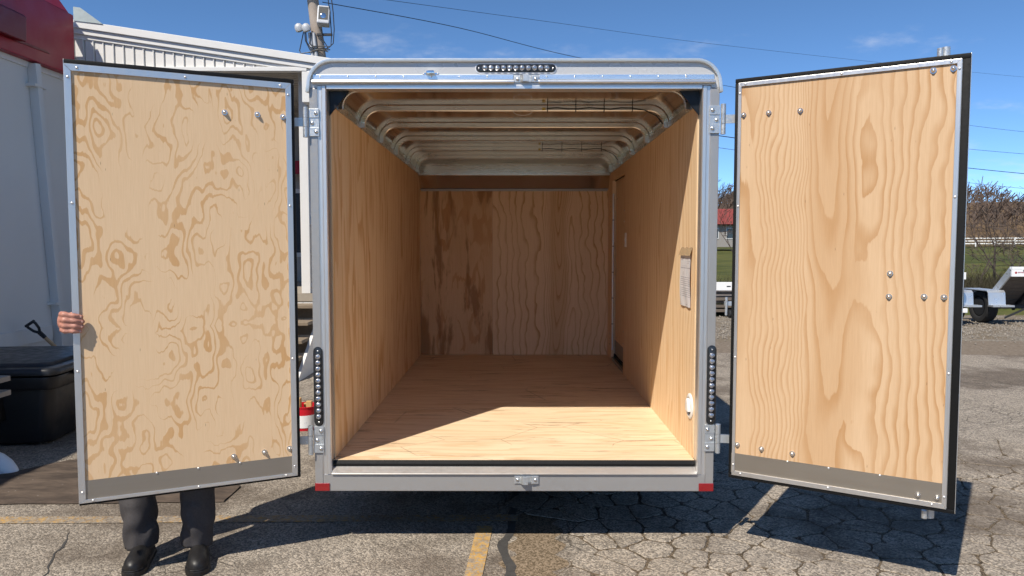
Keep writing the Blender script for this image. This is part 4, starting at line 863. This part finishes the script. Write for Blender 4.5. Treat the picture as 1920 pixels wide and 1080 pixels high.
limb(body, [(px, py - 0.125, 1.595), (px + 0.02, py - 0.122, 1.597)], [0.008, 0.008], 8)
limb(body, [sh_r, el_r, wr], [0.058, 0.043, 0.030])
sh_l = Vector((px + 0.20, py + 0.02, 1.42)); el_l = Vector((px + 0.27, py + 0.02, 1.13)); wl = Vector((px + 0.24, py - 0.09, 0.90))
limb(body, [sh_l, el_l, wl], [0.058, 0.043, 0.030])
# right hand: palm beside the door edge, four fingers curled round on to the inner face, thumb behind
ball(body, hd(-0.034, -0.062, HZ + 0.002), 0.019, 0.043, 0.043)
limb(body, [wr, hd(-0.036, -0.09, HZ)], [0.028, 0.027])
for zo, k, r in ((0.036, 0.94, 0.0112), (0.0125, 1.06, 0.0116), (-0.0115, 1.0, 0.0110), (-0.034, 0.84, 0.0098)):
    base = hd(-0.040, -0.030, HZ + zo * 0.98); pip = hd(-0.026 + 0.004 * (k - 1), 0.017 + 0.02 * (k - 1), HZ + zo * 1.02); dip = hd(0.013 * k + 0.02 * (k - 1), 0.0225, HZ + zo * 0.96 - 0.004); tip = hd(0.040 * k, 0.012, HZ + zo * 0.90 - 0.008)
    limb(body, [base, base.lerp(pip, 0.5), pip, pip.lerp(dip, 0.5), dip, tip], [r * 1.18, r * 0.97, r * 1.14, r * 0.90, r * 0.98, r * 0.76], 12)
limb(body, [hd(-0.028, -0.075, HZ + 0.018), hd(-0.004, -0.060, HZ + 0.030), hd(0.026, -0.057, HZ + 0.034)], [0.014, 0.0115, 0.0095], 12)
# left hand hanging, slightly curled
ball(body, wl + Vector((0.0, -0.035, -0.05)), 0.018, 0.040, 0.046)
limb(body, [wl, wl + Vector((0, -0.02, -0.03))], [0.028, 0.025])
for k, (dy, L) in enumerate(((-0.066, 0.9), (-0.046, 1.0), (-0.026, 0.95), (-0.007, 0.78))):
    a = wl + Vector((0.0, dy, -0.083)); limb(body, [a, a + Vector((0.004, -0.006, -0.035 * L)), a + Vector((-0.012, -0.008, -0.060 * L)), a + Vector((-0.030, -0.008, -0.074 * L))], [0.0100, 0.0096, 0.0088, 0.0078], 10)
limb(body, [wl + Vector((-0.004, -0.05, -0.03)), wl + Vector((-0.014, -0.082, -0.055)), wl + Vector((-0.022, -0.092, -0.085))], [0.013, 0.0105, 0.0088], 10)
bd = fuse(body, 'body', 'skin', pr, 0.0042, 3)
nail_me = meshdata(MB().lathe([(0.0052, 0), (0.0048, 0.0012), (0.002, 0.0018)], (0, 0, 0), (0, -1, 0), 10), 'nail', simple('finger_nail', (0.54, 0.31, 0.25), 0.4))
for zo, k, r in ((0.036, 0.94, 0.0112), (0.0125, 1.06, 0.0116), (-0.0115, 1.0, 0.0110), (-0.034, 0.84, 0.0098)):
    p = hd(0.036 * k, 0.0128 + r * 0.76, HZ + zo * 0.905 - 0.0075) - Vector((px, py, 0))
    inst('finger_nail', nail_me, bd, p, (0, 0, math.atan2(ln.y, ln.x) + R(90)))
hr = MB(); ball(hr, (px, py - 0.012, 1.69), 0.083, 0.098, 0.095); 
hr2 = MB(); hr2.add([p for p in hr.v], hr.f)
for i, p in enumerate(hr2.v):
    if p.y < py - 0.07 and p.z < 1.725: p.y = py - 0.055
    if p.z < 1.60: p.z = 1.60
hr2.build('hair', 'hair', pr, smooth=True)
sw_ = MB(); ball(sw_, (px, py + 0.005, 1.19), 0.185, 0.125, 0.28); ball(sw_, (px, py, 0.98), 0.182, 0.128, 0.15); ball(sw_, (px, py, 1.40), 0.19, 0.108, 0.095)
limb(sw_, [(px, py, 1.44), (px, py - 0.008, 1.50)], [0.075, 0.068]); limb(sw_, [sh_r, el_r, el_r.lerp(wr, 0.55)], [0.075, 0.060, 0.050]); limb(sw_, [sh_l, el_l, el_l.lerp(wl, 0.85)], [0.075, 0.060, 0.048])
fuse(sw_, 'shirt', 'shirt', pr, 0.012, 3)
# trousers: two legs with knee folds and bunched hems, joined at the seat
tr = MB()
ank = {-1: Vector((-1.812, 3.545, 0.075)), 1: Vector((-1.545, 3.55, 0.085))}
for s in (-1, 1):
    n, m = 40, 64; hip = Vector((px + s * 0.088, py, 0.95)); kn = Vector((px - 0.035 + s * 0.155, py - 0.03, 0.49)); an = ank[s]; rings = []
    for i in range(m + 1):
        t = i / m; z = 0.95 + (an.z - 0.95) * t
        c = hip.lerp(kn, min(1, (0.95 - z) / 0.46)) if z > 0.49 else kn.lerp(an, (0.49 - z) / (0.49 - an.z))
        c.z = z
        if z > 0.49: r = 0.105 + (0.086 - 0.105) * (0.95 - z) / 0.46
        else: r = 0.086 - 0.012 * (0.49 - z) / 0.4
        hem = max(0, 1 - abs(z - 0.17) / 0.13); kf = max(0, 1 - abs(z - 0.44) / 0.16)
        for k in range(n):
            a = 2 * math.pi * k / n; ca, sa = math.cos(a), math.sin(a)
            d = 0.008 * hem * math.sin(z * 44 + 2.6 * math.sin(a + s) + 2.6 * ca * s + 3 * noise.noise(Vector((ca, sa, s)))) + 0.006 * kf * math.sin(z * 34 + 2.4 * math.cos(a * 1 + 0.7 * s))
            d += 0.009 * noise.noise(Vector((ca * 1.3 + s * 3, sa * 1.3, z * 7))) + 0.006 * noise.noise(Vector((ca * 3 + s * 5, sa * 3, z * 16)))
            d += 0.010 * hem * (ca * 0.6 - sa * 0.4)
            zz = z + (0.018 * max(0, sa) * 1.2 * (t > 0.93) - 0.012 * (t > 0.93) * max(0, ca * s))
            f = 1.0 + 0.12 * max(0, -sa) * (z < 0.3)                      # fuller over the shoe
            rings.append(Vector((c.x + ca * (r + d) * 0.95, c.y + sa * (r + d) * f, zz)))
    o = len(tr.v); tr.v += rings; tr.f += [(o + i * n + k, o + i * n + (k + 1) % n, o + (i + 1) * n + (k + 1) % n, o + (i + 1) * n + k) for i in range(m) for k in range(n)]
ball(tr, (px, py, 0.97), 0.178, 0.128, 0.13, 28)
tro = tr.build('trousers', 'trouser', pr, smooth=True, angle=80)
so = tro.modifiers.new('thickness', 'SOLIDIFY'); so.thickness = 0.003
for s in (-1, 1):
    an = ank[s]; dirv = Vector((0.22 if s < 0 else 0.36, -1, 0)).normalized(); sid = Vector((-dirv.y, dirv.x, 0)); c = Vector((an.x, an.y + 0.03, 0))
    m = MB(); prof = [(-0.055, .030, .062, .10), (-0.03, .040, .088, .105), (0.03, .042, .095, .10), (0.08, .043, .080, .085), (0.13, .048, .066, .07), (0.18, .050, .058, .06), (0.215, .043, .050, .05), (0.238, .026, .038, .04), (0.246, .010, .026, .03)]
    nseg = 20
    for L, w, h, _ in prof:
        for k in range(nseg):
            a = 2 * math.pi * k / nseg; ca, sa = math.cos(a), math.sin(a)
            m.v.append(c + dirv * L + sid * (w * math.copysign(abs(ca) ** 0.8, ca)) + Vector((0, 0, 0.026 + (h * sa if sa > 0 else 0.004 * sa))))
    np_ = len(prof); m.f += [(i * nseg + k, i * nseg + (k + 1) % nseg, (i + 1) * nseg + (k + 1) % nseg, (i + 1) * nseg + k) for i in range(np_ - 1) for k in range(nseg)] + [tuple(range(nseg))[::-1], tuple(range((np_ - 1) * nseg, np_ * nseg))]
    shoe = m.build('shoe', 'shoe', pr, smooth=True, angle=60)
    ou = []
    for L, w, h, _ in prof: ou.append((L, w + 0.006))
    pl_ = [c + dirv * (L if L < 0.24 else L + 0.006) + sid * w for L, w in ou] + [c + dirv * (L if L < 0.24 else L + 0.006) - sid * w for L, w in ou[::-1]]
    MB().prism([(p.x, p.y) for p in pl_], 'Z', 0.001, 0.026).build('sole', 'shoe', shoe, 0.004)
    m = MB(); pts = [c + dirv * L + sid * sgn * (w + 0.001) + Vector((0, 0, 0.03)) for sgn, seq in ((1, prof[2:]), (-1, prof[2:][::-1])) for L, w, h, _ in seq]
    m.tube(pts, 0.003, 6).build('welt', 'shoe', shoe)

# ================================================================ UTILITY POLE AND WIRES
M['pole_wood'] = simple('pole_wood', (0.30, 0.25, 0.21), 0.9, 0, 0.25, 6, 0.5, 30)
M['conduit'] = simple('grey_conduit', (0.42, 0.43, 0.45), 0.5, 0.1, 0.08, 4)
up_ = thing('utility_pole', 'wooden utility pole with floodlight and grey conduits above porch roof', 'utility pole', (-3.25, 14, 0))
pb0, pb1 = Vector((-3.02, 14, 0)), Vector((-3.95, 14, 8.2))
def pole(z): return pb0.lerp(pb1, z / 8.2)
MB().tube([pole(0), pole(4), pole(8.2)], [0.15, 0.115, 0.09], 16).build('pole', 'pole_wood', up_, smooth=True)
for dx in (-0.105, -0.035):
    MB().tube([pole(0) + Vector((dx, -0.15, 0)), pole(5.35) + Vector((dx, -0.13, 0))], 0.032, 10).build('conduit', 'conduit', up_, smooth=True)
    MB().lathe([(0.036, 0), (0.075, 0.02), (0.08, 0.09), (0.05, 0.14), (0.01, 0.155)], pole(5.36) + Vector((dx * 1.9 - 0.06, -0.16, 0)), (-0.35, -0.3, 1), 14).build('weatherhead', 'conduit', up_, smooth=True)
fl = MB().box(-0.11, 0.11, -0.10, 0.08, -0.17, 0.17); q = Euler((R(-12), R(3), R(8))).to_matrix(); fc = pole(5.64) + Vector((0.19, -0.12, 0)); fl.v = [fc + q @ p for p in fl.v]
flo = fl.build('floodlight', 'conduit', up_, 0.02)
gl = MB().box(-0.082, 0.082, -0.106, -0.1005, -0.10, 0.14); gl.v = [fc + q @ p for p in gl.v]; gl.build('floodlight_glass', simple('lamp_glass', (0.16, 0.15, 0.13), 0.1, 0.3), flo)
rf = MB().lathe([(0.05, 0), (0.035, 0.004), (0.012, 0.006)], (0, -0.107, -0.03), (0, -1, 0), 16); rf.v = [fc + q @ p for p in rf.v]; rf.build('reflector_bowl', 'chrome', flo, smooth=True)
MB().box(pole(5.3).x + 0.02, pole(5.3).x + 0.30, 13.86, 13.90, 5.30, 5.34).build('floodlight_bracket', 'steel_dark', up_)
def loopw(pts, r=0.010):
    return MB().tube([pole(z) + Vector((dx, -0.17, 0)) for dx, z in pts], r, 6).build('service_loop', 'cable', up_, smooth=True)
loopw([(-0.17, 5.45), (-0.24, 5.25), (-0.32, 5.02), (-0.30, 4.97), (-0.15, 4.99), (0.05, 5.05), (0.2, 5.0)])
loopw([(-0.16, 5.40), (-0.17, 5.18), (-0.12, 5.08), (0.0, 5.06), (0.2, 5.06), (0.31, 5.15), (0.36, 5.4), (0.38, 5.7), (0.38, 6.4)])
loopw([(-0.08, 5.35), (-0.12, 5.15), (-0.06, 5.10), (0.1, 5.10), (0.26, 5.10), (0.30, 5.3), (0.32, 5.7), (0.31, 6.4)])
loopw([(0.12, 5.4), (0.14, 5.2), (0.2, 5.08), (0.12, 5.02)])
loopw([(-0.18, 5.42), (-0.19, 5.2), (-0.13, 5.04), (0.05, 5.02), (0.24, 5.04)])
MB().box(pole(6.05).x - 0.3, pole(6.05).x + 0.75, 13.82, 13.90, 6.02, 6.10).build('crossarm', 'pole_wood', up_)
def wire(label, pts, r):
    P = [Vector(p) for p in pts]; out = []
    for i in range(len(P) - 1):
        a, b, c, d = P[max(0, i - 1)], P[i], P[i + 1], P[min(len(P) - 1, i + 2)]
        for k in range(8):
            t = k / 8; out.append(0.5 * ((2 * b) + (c - a) * t + (2 * a - 5 * b + 4 * c - d) * t * t + (3 * b - a - 3 * c + d) * t ** 3))
    out.append(P[-1])
    return tag(MB().tube(out, r, 6).build('overhead_wire', 'cable', None, smooth=True), label, 'wire', 'overhead wires')
def pix(x, y, Y):                                   # a place in the scene at distance Y, read off the photograph's survey
    return ((x - 964) / 1400 * Y * 1.0, Y, CAM_H + (454 - y) / 1400 * Y)
wire('thin black wire running from utility pole down behind trailer roof', [pix(612, 14, 14), pix(860, 60, 17), pix(1075, 113, 21), pix(1350, 165, 27), pix(1820, 240, 38), pix(2100, 268, 46)], 0.008)
wire('thin pale wire highest across the sky above the trailer', [pix(640, -2, 14), pix(1000, 46, 20), pix(1390, 97, 28), pix(1900, 150, 40), pix(2200, 172, 48)], 0.005)
wire('thickest black wire seen right of the right trailer door', [pix(900, 190, 24), pix(1350, 258, 30), pix(1820, 318, 38), pix(2200, 352, 46)], 0.016)
wire('thin wire just above the thickest wire, right of the right door', [pix(900, 160, 24), pix(1360, 228, 30), pix(1820, 283, 38), pix(2200, 312, 46)], 0.009)
wire('lowest thin wire right of the right trailer door', [pix(900, 222, 24), pix(1350, 280, 30), pix(1820, 345, 38), pix(2200, 380, 46)], 0.008)

# ================================================================ FAR SIDE: trailers, trees, fence, house, hills
M['alu_bg'] = simple('bare_aluminium', (0.62, 0.64, 0.66), 0.35, 0.7, 0.06, 5)
M['white_bg'] = simple('white_board', (0.80, 0.80, 0.80), 0.4, 0, 0.03, 3)
def fender_box(par, x0, x1, y0, y1, zt_):
    poly = [(y0, zt_ - 0.27), (y0 + 0.03, zt_ - 0.04), (y0 + 0.07, zt_), (y1 - 0.07, zt_), (y1 - 0.03, zt_ - 0.04), (y1, zt_ - 0.27), (y1 - 0.02, zt_ - 0.27), (y1 - 0.05, zt_ - 0.05), (y1 - 0.08, zt_ - 0.02), (y0 + 0.08, zt_ - 0.02), (y0 + 0.05, zt_ - 0.05), (y0 + 0.02, zt_ - 0.27)]
    f = MB().prism(poly, 'X', x0, x1).build('fender', 'alu_bg', par, 0.004)
    MB().box(x0 - 0.02, x1 + 0.06, y0 - 0.16, y0 - 0.002, zt_ - 0.30, zt_ - 0.265).build('fender_step', 'alu_bg', f, 0.004)
    return f
# tilted aluminium utility trailer (bed raised, seen from below)
t2 = thing('tilt_trailer', 'aluminium flatbed trailer with raised tilted bed and white tail board', 'trailer', (10, 14.5, 0))
tx0, tx1 = 9.22, 11.4
tyre((9.03, 14.35, 0.31), 0.31, 0.22, t2); tyre((11.65, 14.35, 0.31), 0.31, 0.22, t2)
fender_box(t2, 8.86, 9.18, 13.92, 14.80, 0.64); fender_box(t2, 11.5, 11.82, 13.92, 14.80, 0.64)
y0, z0, y1, z1 = 14.6, 0.28, 13.83, 0.99
M['deck_planks'] = simple('grey_planks', (0.13, 0.105, 0.085), 0.85, 0, 0.3, 9)
for k in range(9):
    ya, za = y0 + (y1 - y0) * k / 9, z0 + (z1 - z0) * k / 9; yb, zb = y0 + (y1 - y0) * (k + 0.9) / 9, z0 + (z1 - z0) * (k + 0.9) / 9
    MB().prism([(ya, za), (yb, zb), (yb + 0.02, zb + 0.03), (ya + 0.02, za + 0.03)], 'X', tx0, tx1).build('deck_plank', 'deck_planks', t2)
for x in (tx0 - 0.03, tx1):
    MB().prism([(y0, z0 - 0.05), (y1, z1 - 0.05), (y1 + 0.05, z1 + 0.08), (y0 + 0.05, z0 + 0.08)], 'X', x, x + 0.03).build('side_rail', 'alu_bg', t2)
for x in (9.75, 10.3, 10.9): MB().prism([(y0, z0 - 0.07), (y1, z1 - 0.07), (y1 + 0.02, z1 - 0.01), (y0 + 0.02, z0 - 0.01)], 'X', x, x + 0.05).build('bed_beam', 'steel_dark', t2)
MB().sweep([(9.35, 14.2, 0.1), (10.6, 13.62, 0.9)], [(-0.02, -0.02), (0.02, -0.02), (0.02, 0.02), (-0.02, 0.02)], (0, 0, 1)).build('lift_arm', 'steel_dark', t2)
tb = MB().box(tx0 - 0.04, tx1 + 0.04, y1 - 0.05, y1 - 0.01, z1 - 0.085, z1 + 0.045).build('tail_board', 'white_bg', t2, 0.004)
MB().box(tx0 - 0.04, tx1 + 0.04, y1 - 0.052, y1 + 0.03, z1 + 0.046, z1 + 0.095).build('tail_cap', 'white_bg', tb, 0.004)
MB().box(tx0 + 0.16, tx0 + 0.42, y1 - 0.056, y1 - 0.0505, z1 + 0.012, z1 + 0.036).build('tail_lamp_slot', 'steel_dark', tb)
M['logo_red'] = simple('logo_red', (0.50, 0.06, 0.06), 0.5, 0, 0.05)
ring = [(0.021, 0), (0.021, 0.002), (0.013, 0.002), (0.013, 0)]
MB().lathe(ring, (tx0 + 0.03, y1 - 0.0505, z1 - 0.012), (0, -1, 0), 18).build('logo_ring', 'logo_red', tb)
MB().lathe([(0.008, 0), (0.008, 0.002)], (tx0 + 0.03, y1 - 0.0505, z1 - 0.012), (0, -1, 0), 12).build('logo_dot', 'logo_red', tb)
rng = random.Random(3)
for k in range(10):
    x = tx0 + 0.064 + k * 0.0185; MB().box(x, x + 0.013, y1 - 0.0525, y1 - 0.0505, z1 - 0.020 + rng.choice((0, 0.004)), z1 + 0.002).build('logo_letter', simple('logo_ink', (0.30, 0.10, 0.13), 0.5) if k == 0 else bpy.data.materials['logo_ink'], tb)
MB().box(9.0, 11.7, 14.3, 14.4, 0.27, 0.34).build('axle', 'steel_dark', t2)
# the trailer beside it, mostly hidden behind the right door
t3 = thing('parked_trailer', 'parked low trailer with aluminium fender, partly hidden by the right trailer door', 'trailer', (7.4, 14.5, 0))
tyre((8.42, 14.35, 0.31), 0.31, 0.22, t3); tyre((6.1, 14.35, 0.31), 0.31, 0.22, t3)
fender_box(t3, 8.27, 8.58, 13.92, 14.80, 0.64); fender_box(t3, 5.95, 6.26, 13.92, 14.80, 0.64)
MB().box(6.3, 8.2, 13.7, 17.0, 0.42, 0.50).build('bed', 'deck_planks', t3)
MB().box(6.28, 8.24, 13.62, 13.68, 0.86, 0.99).build('tail_board', 'white_bg', t3, 0.006)
for x in (6.32, 8.16): MB().box(x, x + 0.05, 13.62, 13.68, 0.3, 0.86).build('tail_post', 'steel_dark', t3)
MB().box(8.2, 8.28, 13.6, 13.66, 0.25, 0.33).build('marker_lamp', 'white_bg', t3, 0.01)
MB().box(8.26, 8.36, 13.9, 13.95, 0.66, 0.80).build('tail_lamp', 'reflector', t3, 0.01)
MB().box(6.1, 8.4, 14.3, 14.4, 0.27, 0.34).build('axle', 'steel_dark', t3)
# a third trailer seen in the gap right of the trailer post
t4 = thing('landscape_trailer', 'trailer with white tail board and jack stand seen beside right corner post', 'trailer', (4.4, 16, 0))
MB().box(3.3, 5.6, 15.3, 15.36, 0.55, 0.72).build('tail_board', 'white_bg', t4, 0.006)
MB().box(4.36, 4.44, 15.295, 15.30, 0.625, 0.645).build('board_slot', 'steel_dark', t4)
MB().box(3.3, 5.6, 15.37, 18.6, 0.34, 0.40).build('bed', 'deck_planks', t4)
for k in range(5): MB().box(3.32, 5.58, 15.37 + k * 0.02, 15.38 + k * 0.02, 0.10 + k * 0.09, 0.16 + k * 0.09).build('ramp_slat', 'deck_planks', t4)
MB().tube([(4.33, 15.2, 0.05), (4.33, 15.2, 0.42)], 0.028, 10).build('jack_post', 'alu_bg', t4, smooth=True)
jw = MB().lathe([(0.03, -0.025), (0.075, -0.016), (0.075, 0.016), (0.03, 0.025)], (4.40, 15.2, 0.075), (1, 0, 0), 16).build('jack_wheel', 'tyre', t4, smooth=True)
MB().box(4.3, 5.5, 15.22, 15.28, 0.24, 0.33).build('bumper', 'alu_bg', t4, 0.01)
for x in (3.4, 5.75): tyre((x if x > 5 else 3.15, 17, 0.31), 0.31, 0.2, t4)
# white board fence along the far road
M['fence_white'] = simple('fence_white', (0.78, 0.78, 0.76), 0.6, 0, 0.05)
fn = thing('board_fence', 'long white three-rail fence on far green slope', 'fence', (60, 100, 0))
def fy(x): return 122 - 0.33 * (x - 40)
def fz(x): return 0.85 + 0.004 * (x - 40)
for k in range(34):
    x = 26 + k * 2.4
    MB().box(x - 0.07, x + 0.07, fy(x) - 0.06, fy(x) + 0.06, fz(x) - 0.8, fz(x) + 1.25).build('fence_post', 'fence_white', fn)
    if k < 33:
        for zz in (0.35, 0.75, 1.15):
            xb = x + 2.4; MB().add([(x, fy(x) - 0.09, fz(x) + zz - 0.07), (xb, fy(xb) - 0.09, fz(xb) + zz - 0.07), (xb, fy(xb) - 0.09, fz(xb) + zz + 0.07), (x, fy(x) - 0.09, fz(x) + zz + 0.07), (x, fy(x) - 0.05, fz(x) + zz - 0.07), (xb, fy(xb) - 0.05, fz(xb) + zz - 0.07), (xb, fy(xb) - 0.05, fz(xb) + zz + 0.07), (x, fy(x) - 0.05, fz(x) + zz + 0.07)],
                [(0, 1, 2, 3), (7, 6, 5, 4), (0, 4, 5, 1), (3, 2, 6, 7)]).build('fence_rail', 'fence_white', fn, recalc=False)
# gently rolling field and wooded hill beyond
def hill_z(x, y):
    d = math.hypot(x, y); b = max(0, (d - 24) / 100); z = 0.9 * min(1, b) - 0.0
    z += 15.5 * max(0, min(1, (d - 135) / 150)) ** 1.1 * (0.85 + 0.3 * noise.noise(Vector((x * 0.008, y * 0.008, 2)))) + 0.25 * noise.noise(Vector((x * 0.04, y * 0.04, 0))) * min(1, b * 2)
    return z - 0.02
mb = MB(); na, nr = 90, 44
for i in range(nr + 1):
    rr = 20 * (430 / 20) ** (i / nr)
    for k in range(na + 1):
        a = R(-75 + 150 * k / na); x, y = rr * math.sin(a), rr * math.cos(a); mb.v.append(Vector((x, y, hill_z(x, y))))
mb.f = [(i * (na + 1) + k, i * (na + 1) + k + 1, (i + 1) * (na + 1) + k + 1, (i + 1) * (na + 1) + k) for i in range(nr) for k in range(na)]
g = G('hill_ground'); v = g.obj(); d_ = g.ma('POWER', g.ma('ADD', g.ma('POWER', g.sep(v)[0], 2.0), g.ma('POWER', g.sep(v)[1], 2.0)), 0.5)
gr = g.mix(g.ma('ADD', g.rng(g.noise(v, 0.5, 6, 0.7), 0.3, 0.7, 0.0, 0.5), g.rng(g.noise(v, 0.07, 5, 0.7), 0.35, 0.65, 0.0, 0.5)), (0.036, 0.050, 0.014), (0.125, 0.120, 0.035)); br_ = g.mix(g.rng(g.noise(v, 0.25, 6, 0.7), 0.3, 0.7), (0.085, 0.058, 0.035), (0.17, 0.115, 0.065))
M['hill'] = g.fin(g.mix(g.rng(g.ma('ADD', d_, g.ma('MULTIPLY', g.noise(v, 0.02, 3), 70)), 165, 190), gr, br_), 0.95, 0, None, 0.1)
tag(mb.build('hills', 'hill', None, smooth=True), 'green field rising to brown wooded hill', kind='structure')
mb = MB()
for i in range(41):
    x = 10 + i * 3; w = 3.4; y = fy(x) - 9; mb.v += [Vector((x, y - w, hill_z(x, y - w) + 0.06)), Vector((x, y + w, hill_z(x, y + w) + 0.06))]
mb.f = [(i * 2, i * 2 + 2, i * 2 + 3, i * 2 + 1) for i in range(40)]
tag(mb.build('far_road', simple('road_grey', (0.22, 0.21, 0.20), 0.9), None), 'grey road below the far white fence', kind='structure')
# leafless trees
M['bark'] = simple('bark', (0.055, 0.043, 0.035), 0.9, 0, 0.3, 8)
M['twig'] = simple('twigs', (0.060, 0.044, 0.036), 0.9, 0, 0.25, 3)
def bare_tree(name, label, x, y, z, h, seed, group, lean=0.0, depth=5, spread=0.55, r0=None, twr=0.006):
    rg = random.Random(seed); t = thing(name, label, 'tree', (x, y, z), 0, group); tk = MB(); cr = MB()
    def grow(p, d, L, r, lev):
        n = 3 if lev < 3 else 2; pts = [p]; q = p
        for k in range(n):
            d = (d + Vector((rg.gauss(0, .13), rg.gauss(0, .13), rg.gauss(0.03, .08)))).normalized(); q = q + d * (L / n); pts.append(q)
        re = r * 0.62
        (tk if lev < 2 else cr).tube(pts, [r + (re - r) * k / n for k in range(n + 1)], 6 if lev < 2 else (4 if lev < 3 else 3), cap=False)
        if lev >= depth: return
        for k in range(rg.choice((2, 3, 3)) if lev else 3):
            sp = spread * rg.uniform(0.5, 1.3); ax = Vector((rg.gauss(0, 1), rg.gauss(0, 1), rg.gauss(0, .4))).normalized()
            nd_ = (d + (ax - d * ax.dot(d)).normalized() * math.tan(min(1.1, sp))).normalized()
            s0 = pts[-1] if k < 2 else pts[rg.choice((1, len(pts) - 1))]
            grow(s0, nd_, L * rg.uniform(0.62, 0.86), max(twr, re * rg.uniform(0.6, 0.95)), lev + 1)
    grow(Vector((x, y, z - 0.05)), Vector((lean, 0, 1)).normalized(), h * 0.27, r0 or h * 0.016, 0)
    tk.build('trunk', 'bark', t, smooth=True, recalc=False); cr.build('crown', 'twig', t, recalc=False)
    return t
TG = 'bare trees behind the parked trailers'
bare_tree('bare_tree', 'leafless tree rising between the two parked trailers at right', 13.2, 20.5, 0, 3.2, 11, TG, 0.12, 5, 0.5, 0.05)
bare_tree('bare_tree', 'tallest leafless tree at the right edge behind the tilted trailer', 14.9, 21.5, 0, 4.6, 23, TG, 0.18, 5, 0.5, 0.07)
bare_tree('bare_tree', 'small leafless tree right behind the right door edge', 12.2, 19.6, 0, 2.6, 31, TG, 0.0, 5, 0.55, 0.035)
bare_tree('bare_tree', 'leafless tree behind the white tail board of tilted trailer', 16.6, 23.0, 0, 3.7, 47, TG, -0.1, 5, 0.5, 0.06)
bare_tree('bare_tree', 'thin leafless tree close behind the aluminium fender of tilted trailer', 12.05, 18.2, 0, 2.3, 71, TG, 0.25, 5, 0.6, 0.03)
bare_tree('bare_tree', 'crooked leafless tree above the tilted trailer bed', 13.6, 19.0, 0, 3.0, 83, TG, -0.15, 5, 0.6, 0.045)
bare_tree('bare_tree', 'leafless tree leaning right at the right picture edge', 12.9, 18.6, 0, 3.4, 91, TG, 0.35, 5, 0.5, 0.045)
bare_tree('bare_tree', 'low bushy leafless tree in front of the red-roofed house', 22.6, 76, 0.9, 3.6, 101, TG, 0.0, 6, 0.7, 0.1, 0.02)
bare_tree('bare_tree', 'leafless tree seen in the gap beside the right corner post', 6.3, 21.8, 0, 3.4, 55, TG, 0.05, 5, 0.5, 0.045)
bare_tree('bare_tree', 'tall leafless tree behind the red-roofed house', 25.2, 92, 2.0, 8.5, 61, TG, 0.0, 6, 0.5, 0.14, 0.02)
bare_tree('bare_tree', 'leafless tree left of the red-roofed house', 21.0, 96, 2.0, 8.0, 67, TG, 0.0, 6, 0.5, 0.13, 0.02)
# brushy undergrowth behind the parked trailers
bru = MB(); rng = random.Random(77)
for i in range(9000):
    x = rng.uniform(3, 19); y = rng.uniform(17.2, 21.5); h = rng.uniform(0.3, 1.05) * (0.6 + 0.6 * abs(noise.noise(Vector((x * 0.7, y * 0.5, 0)))))
    if i % 2: x = rng.uniform(10.8, 15.5); h *= 1.25
    p = Vector((x, y, 0)); d = Vector((rng.gauss(0, .3), rng.gauss(0, .3), 1)).normalized(); q = p + d * h * 0.55; e = q + (d + Vector((rng.gauss(0, .35), rng.gauss(0, .35), 0))).normalized() * h * 0.5; w = 0.006
    bru.add([p + Vector((-w, 0, 0)), p + Vector((w, 0, 0)), q + Vector((w * .8, 0, 0)), q - Vector((w * .8, 0, 0)), e], [(0, 1, 2, 3), (3, 2, 4)])
    for s in range(3):
        m_ = p.lerp(q, rng.uniform(.4, 1)); f = m_ + Vector((rng.gauss(0, .16), rng.gauss(0, .16), rng.uniform(.05, .3)))
        bru.add([m_ + Vector((-.004, 0, 0)), m_ + Vector((.004, 0, 0)), f], [(0, 1, 2)])
tag(bru.build('undergrowth', simple('brush', (0.040, 0.034, 0.016), 0.9, 0, 0.4, 2), None, recalc=False), 'brown leafless brush growing behind the parked trailers', 'brush', kind='stuff')
# wood on the hill: thousands of bare crowns reading as one mass
wd = MB(); rng = random.Random(9)
for i in range(5200):
    a = R(rng.uniform(-40, 62)); rr = rng.uniform(165, 330); x, y = rr * math.sin(a), rr * math.cos(a)
    if noise.noise(Vector((x * 0.022, y * 0.022, 6))) > 0.28: continue
    z = hill_z(x, y); h = rng.uniform(3.5, 8.0)
    wd.add([(x - .12, y, z), (x + .12, y, z), (x, y, z + h)], [(0, 1, 2)])
    for k in range(9):
        b = Vector((x, y, z + h * rng.uniform(.25, .75))); t = b + Vector((rng.gauss(0, h * .20), rng.gauss(0, h * .2), h * rng.uniform(.12, .36))); w = rng.uniform(.05, .16)
        wd.add([b + Vector((-w, 0, 0)), b + Vector((w, 0, 0)), t + Vector((w * .6, 0, 0)), t + Vector((-w * .6, 0, .2))], [(0, 1, 2, 3)])
M['wood_brown'] = simple('bare_wood', (0.115, 0.080, 0.060), 0.95, 0, 0.35, 0.05)
tag(wd.build('hillside_wood', 'wood_brown', None, recalc=False), 'brown leafless wood covering the far hillside', 'woods', kind='stuff')
# house with a red roof
hs = thing('red_roof_house', 'distant white house with dark red roof beside right corner post', 'house', (24, 84, 1.2))
MB().box(20.5, 28.5, 82, 88, 1.0, 3.6).build('wall', simple('weathered_siding', (0.27, 0.25, 0.23), 0.8), hs)
MB().prism([(81.4, 3.5), (85, 5.3), (88.6, 3.5), (88.5, 3.38), (85, 5.18), (81.5, 3.38)], 'X', 20.1, 28.9).build('roof', simple('red_shingle', (0.20, 0.035, 0.03), 0.8, 0, 0.2, 1), hs)
for x in (21.5, 23.2, 25.2, 26.9):
    w_ = MB().box(x, x + 0.9, 81.95, 82, 1.9, 3.1).build('window', 'trim_white', hs); MB().box(x + 0.08, x + 0.82, 81.94, 81.95, 1.98, 3.02).build('pane', bpy.data.materials['window_glass'], w_)
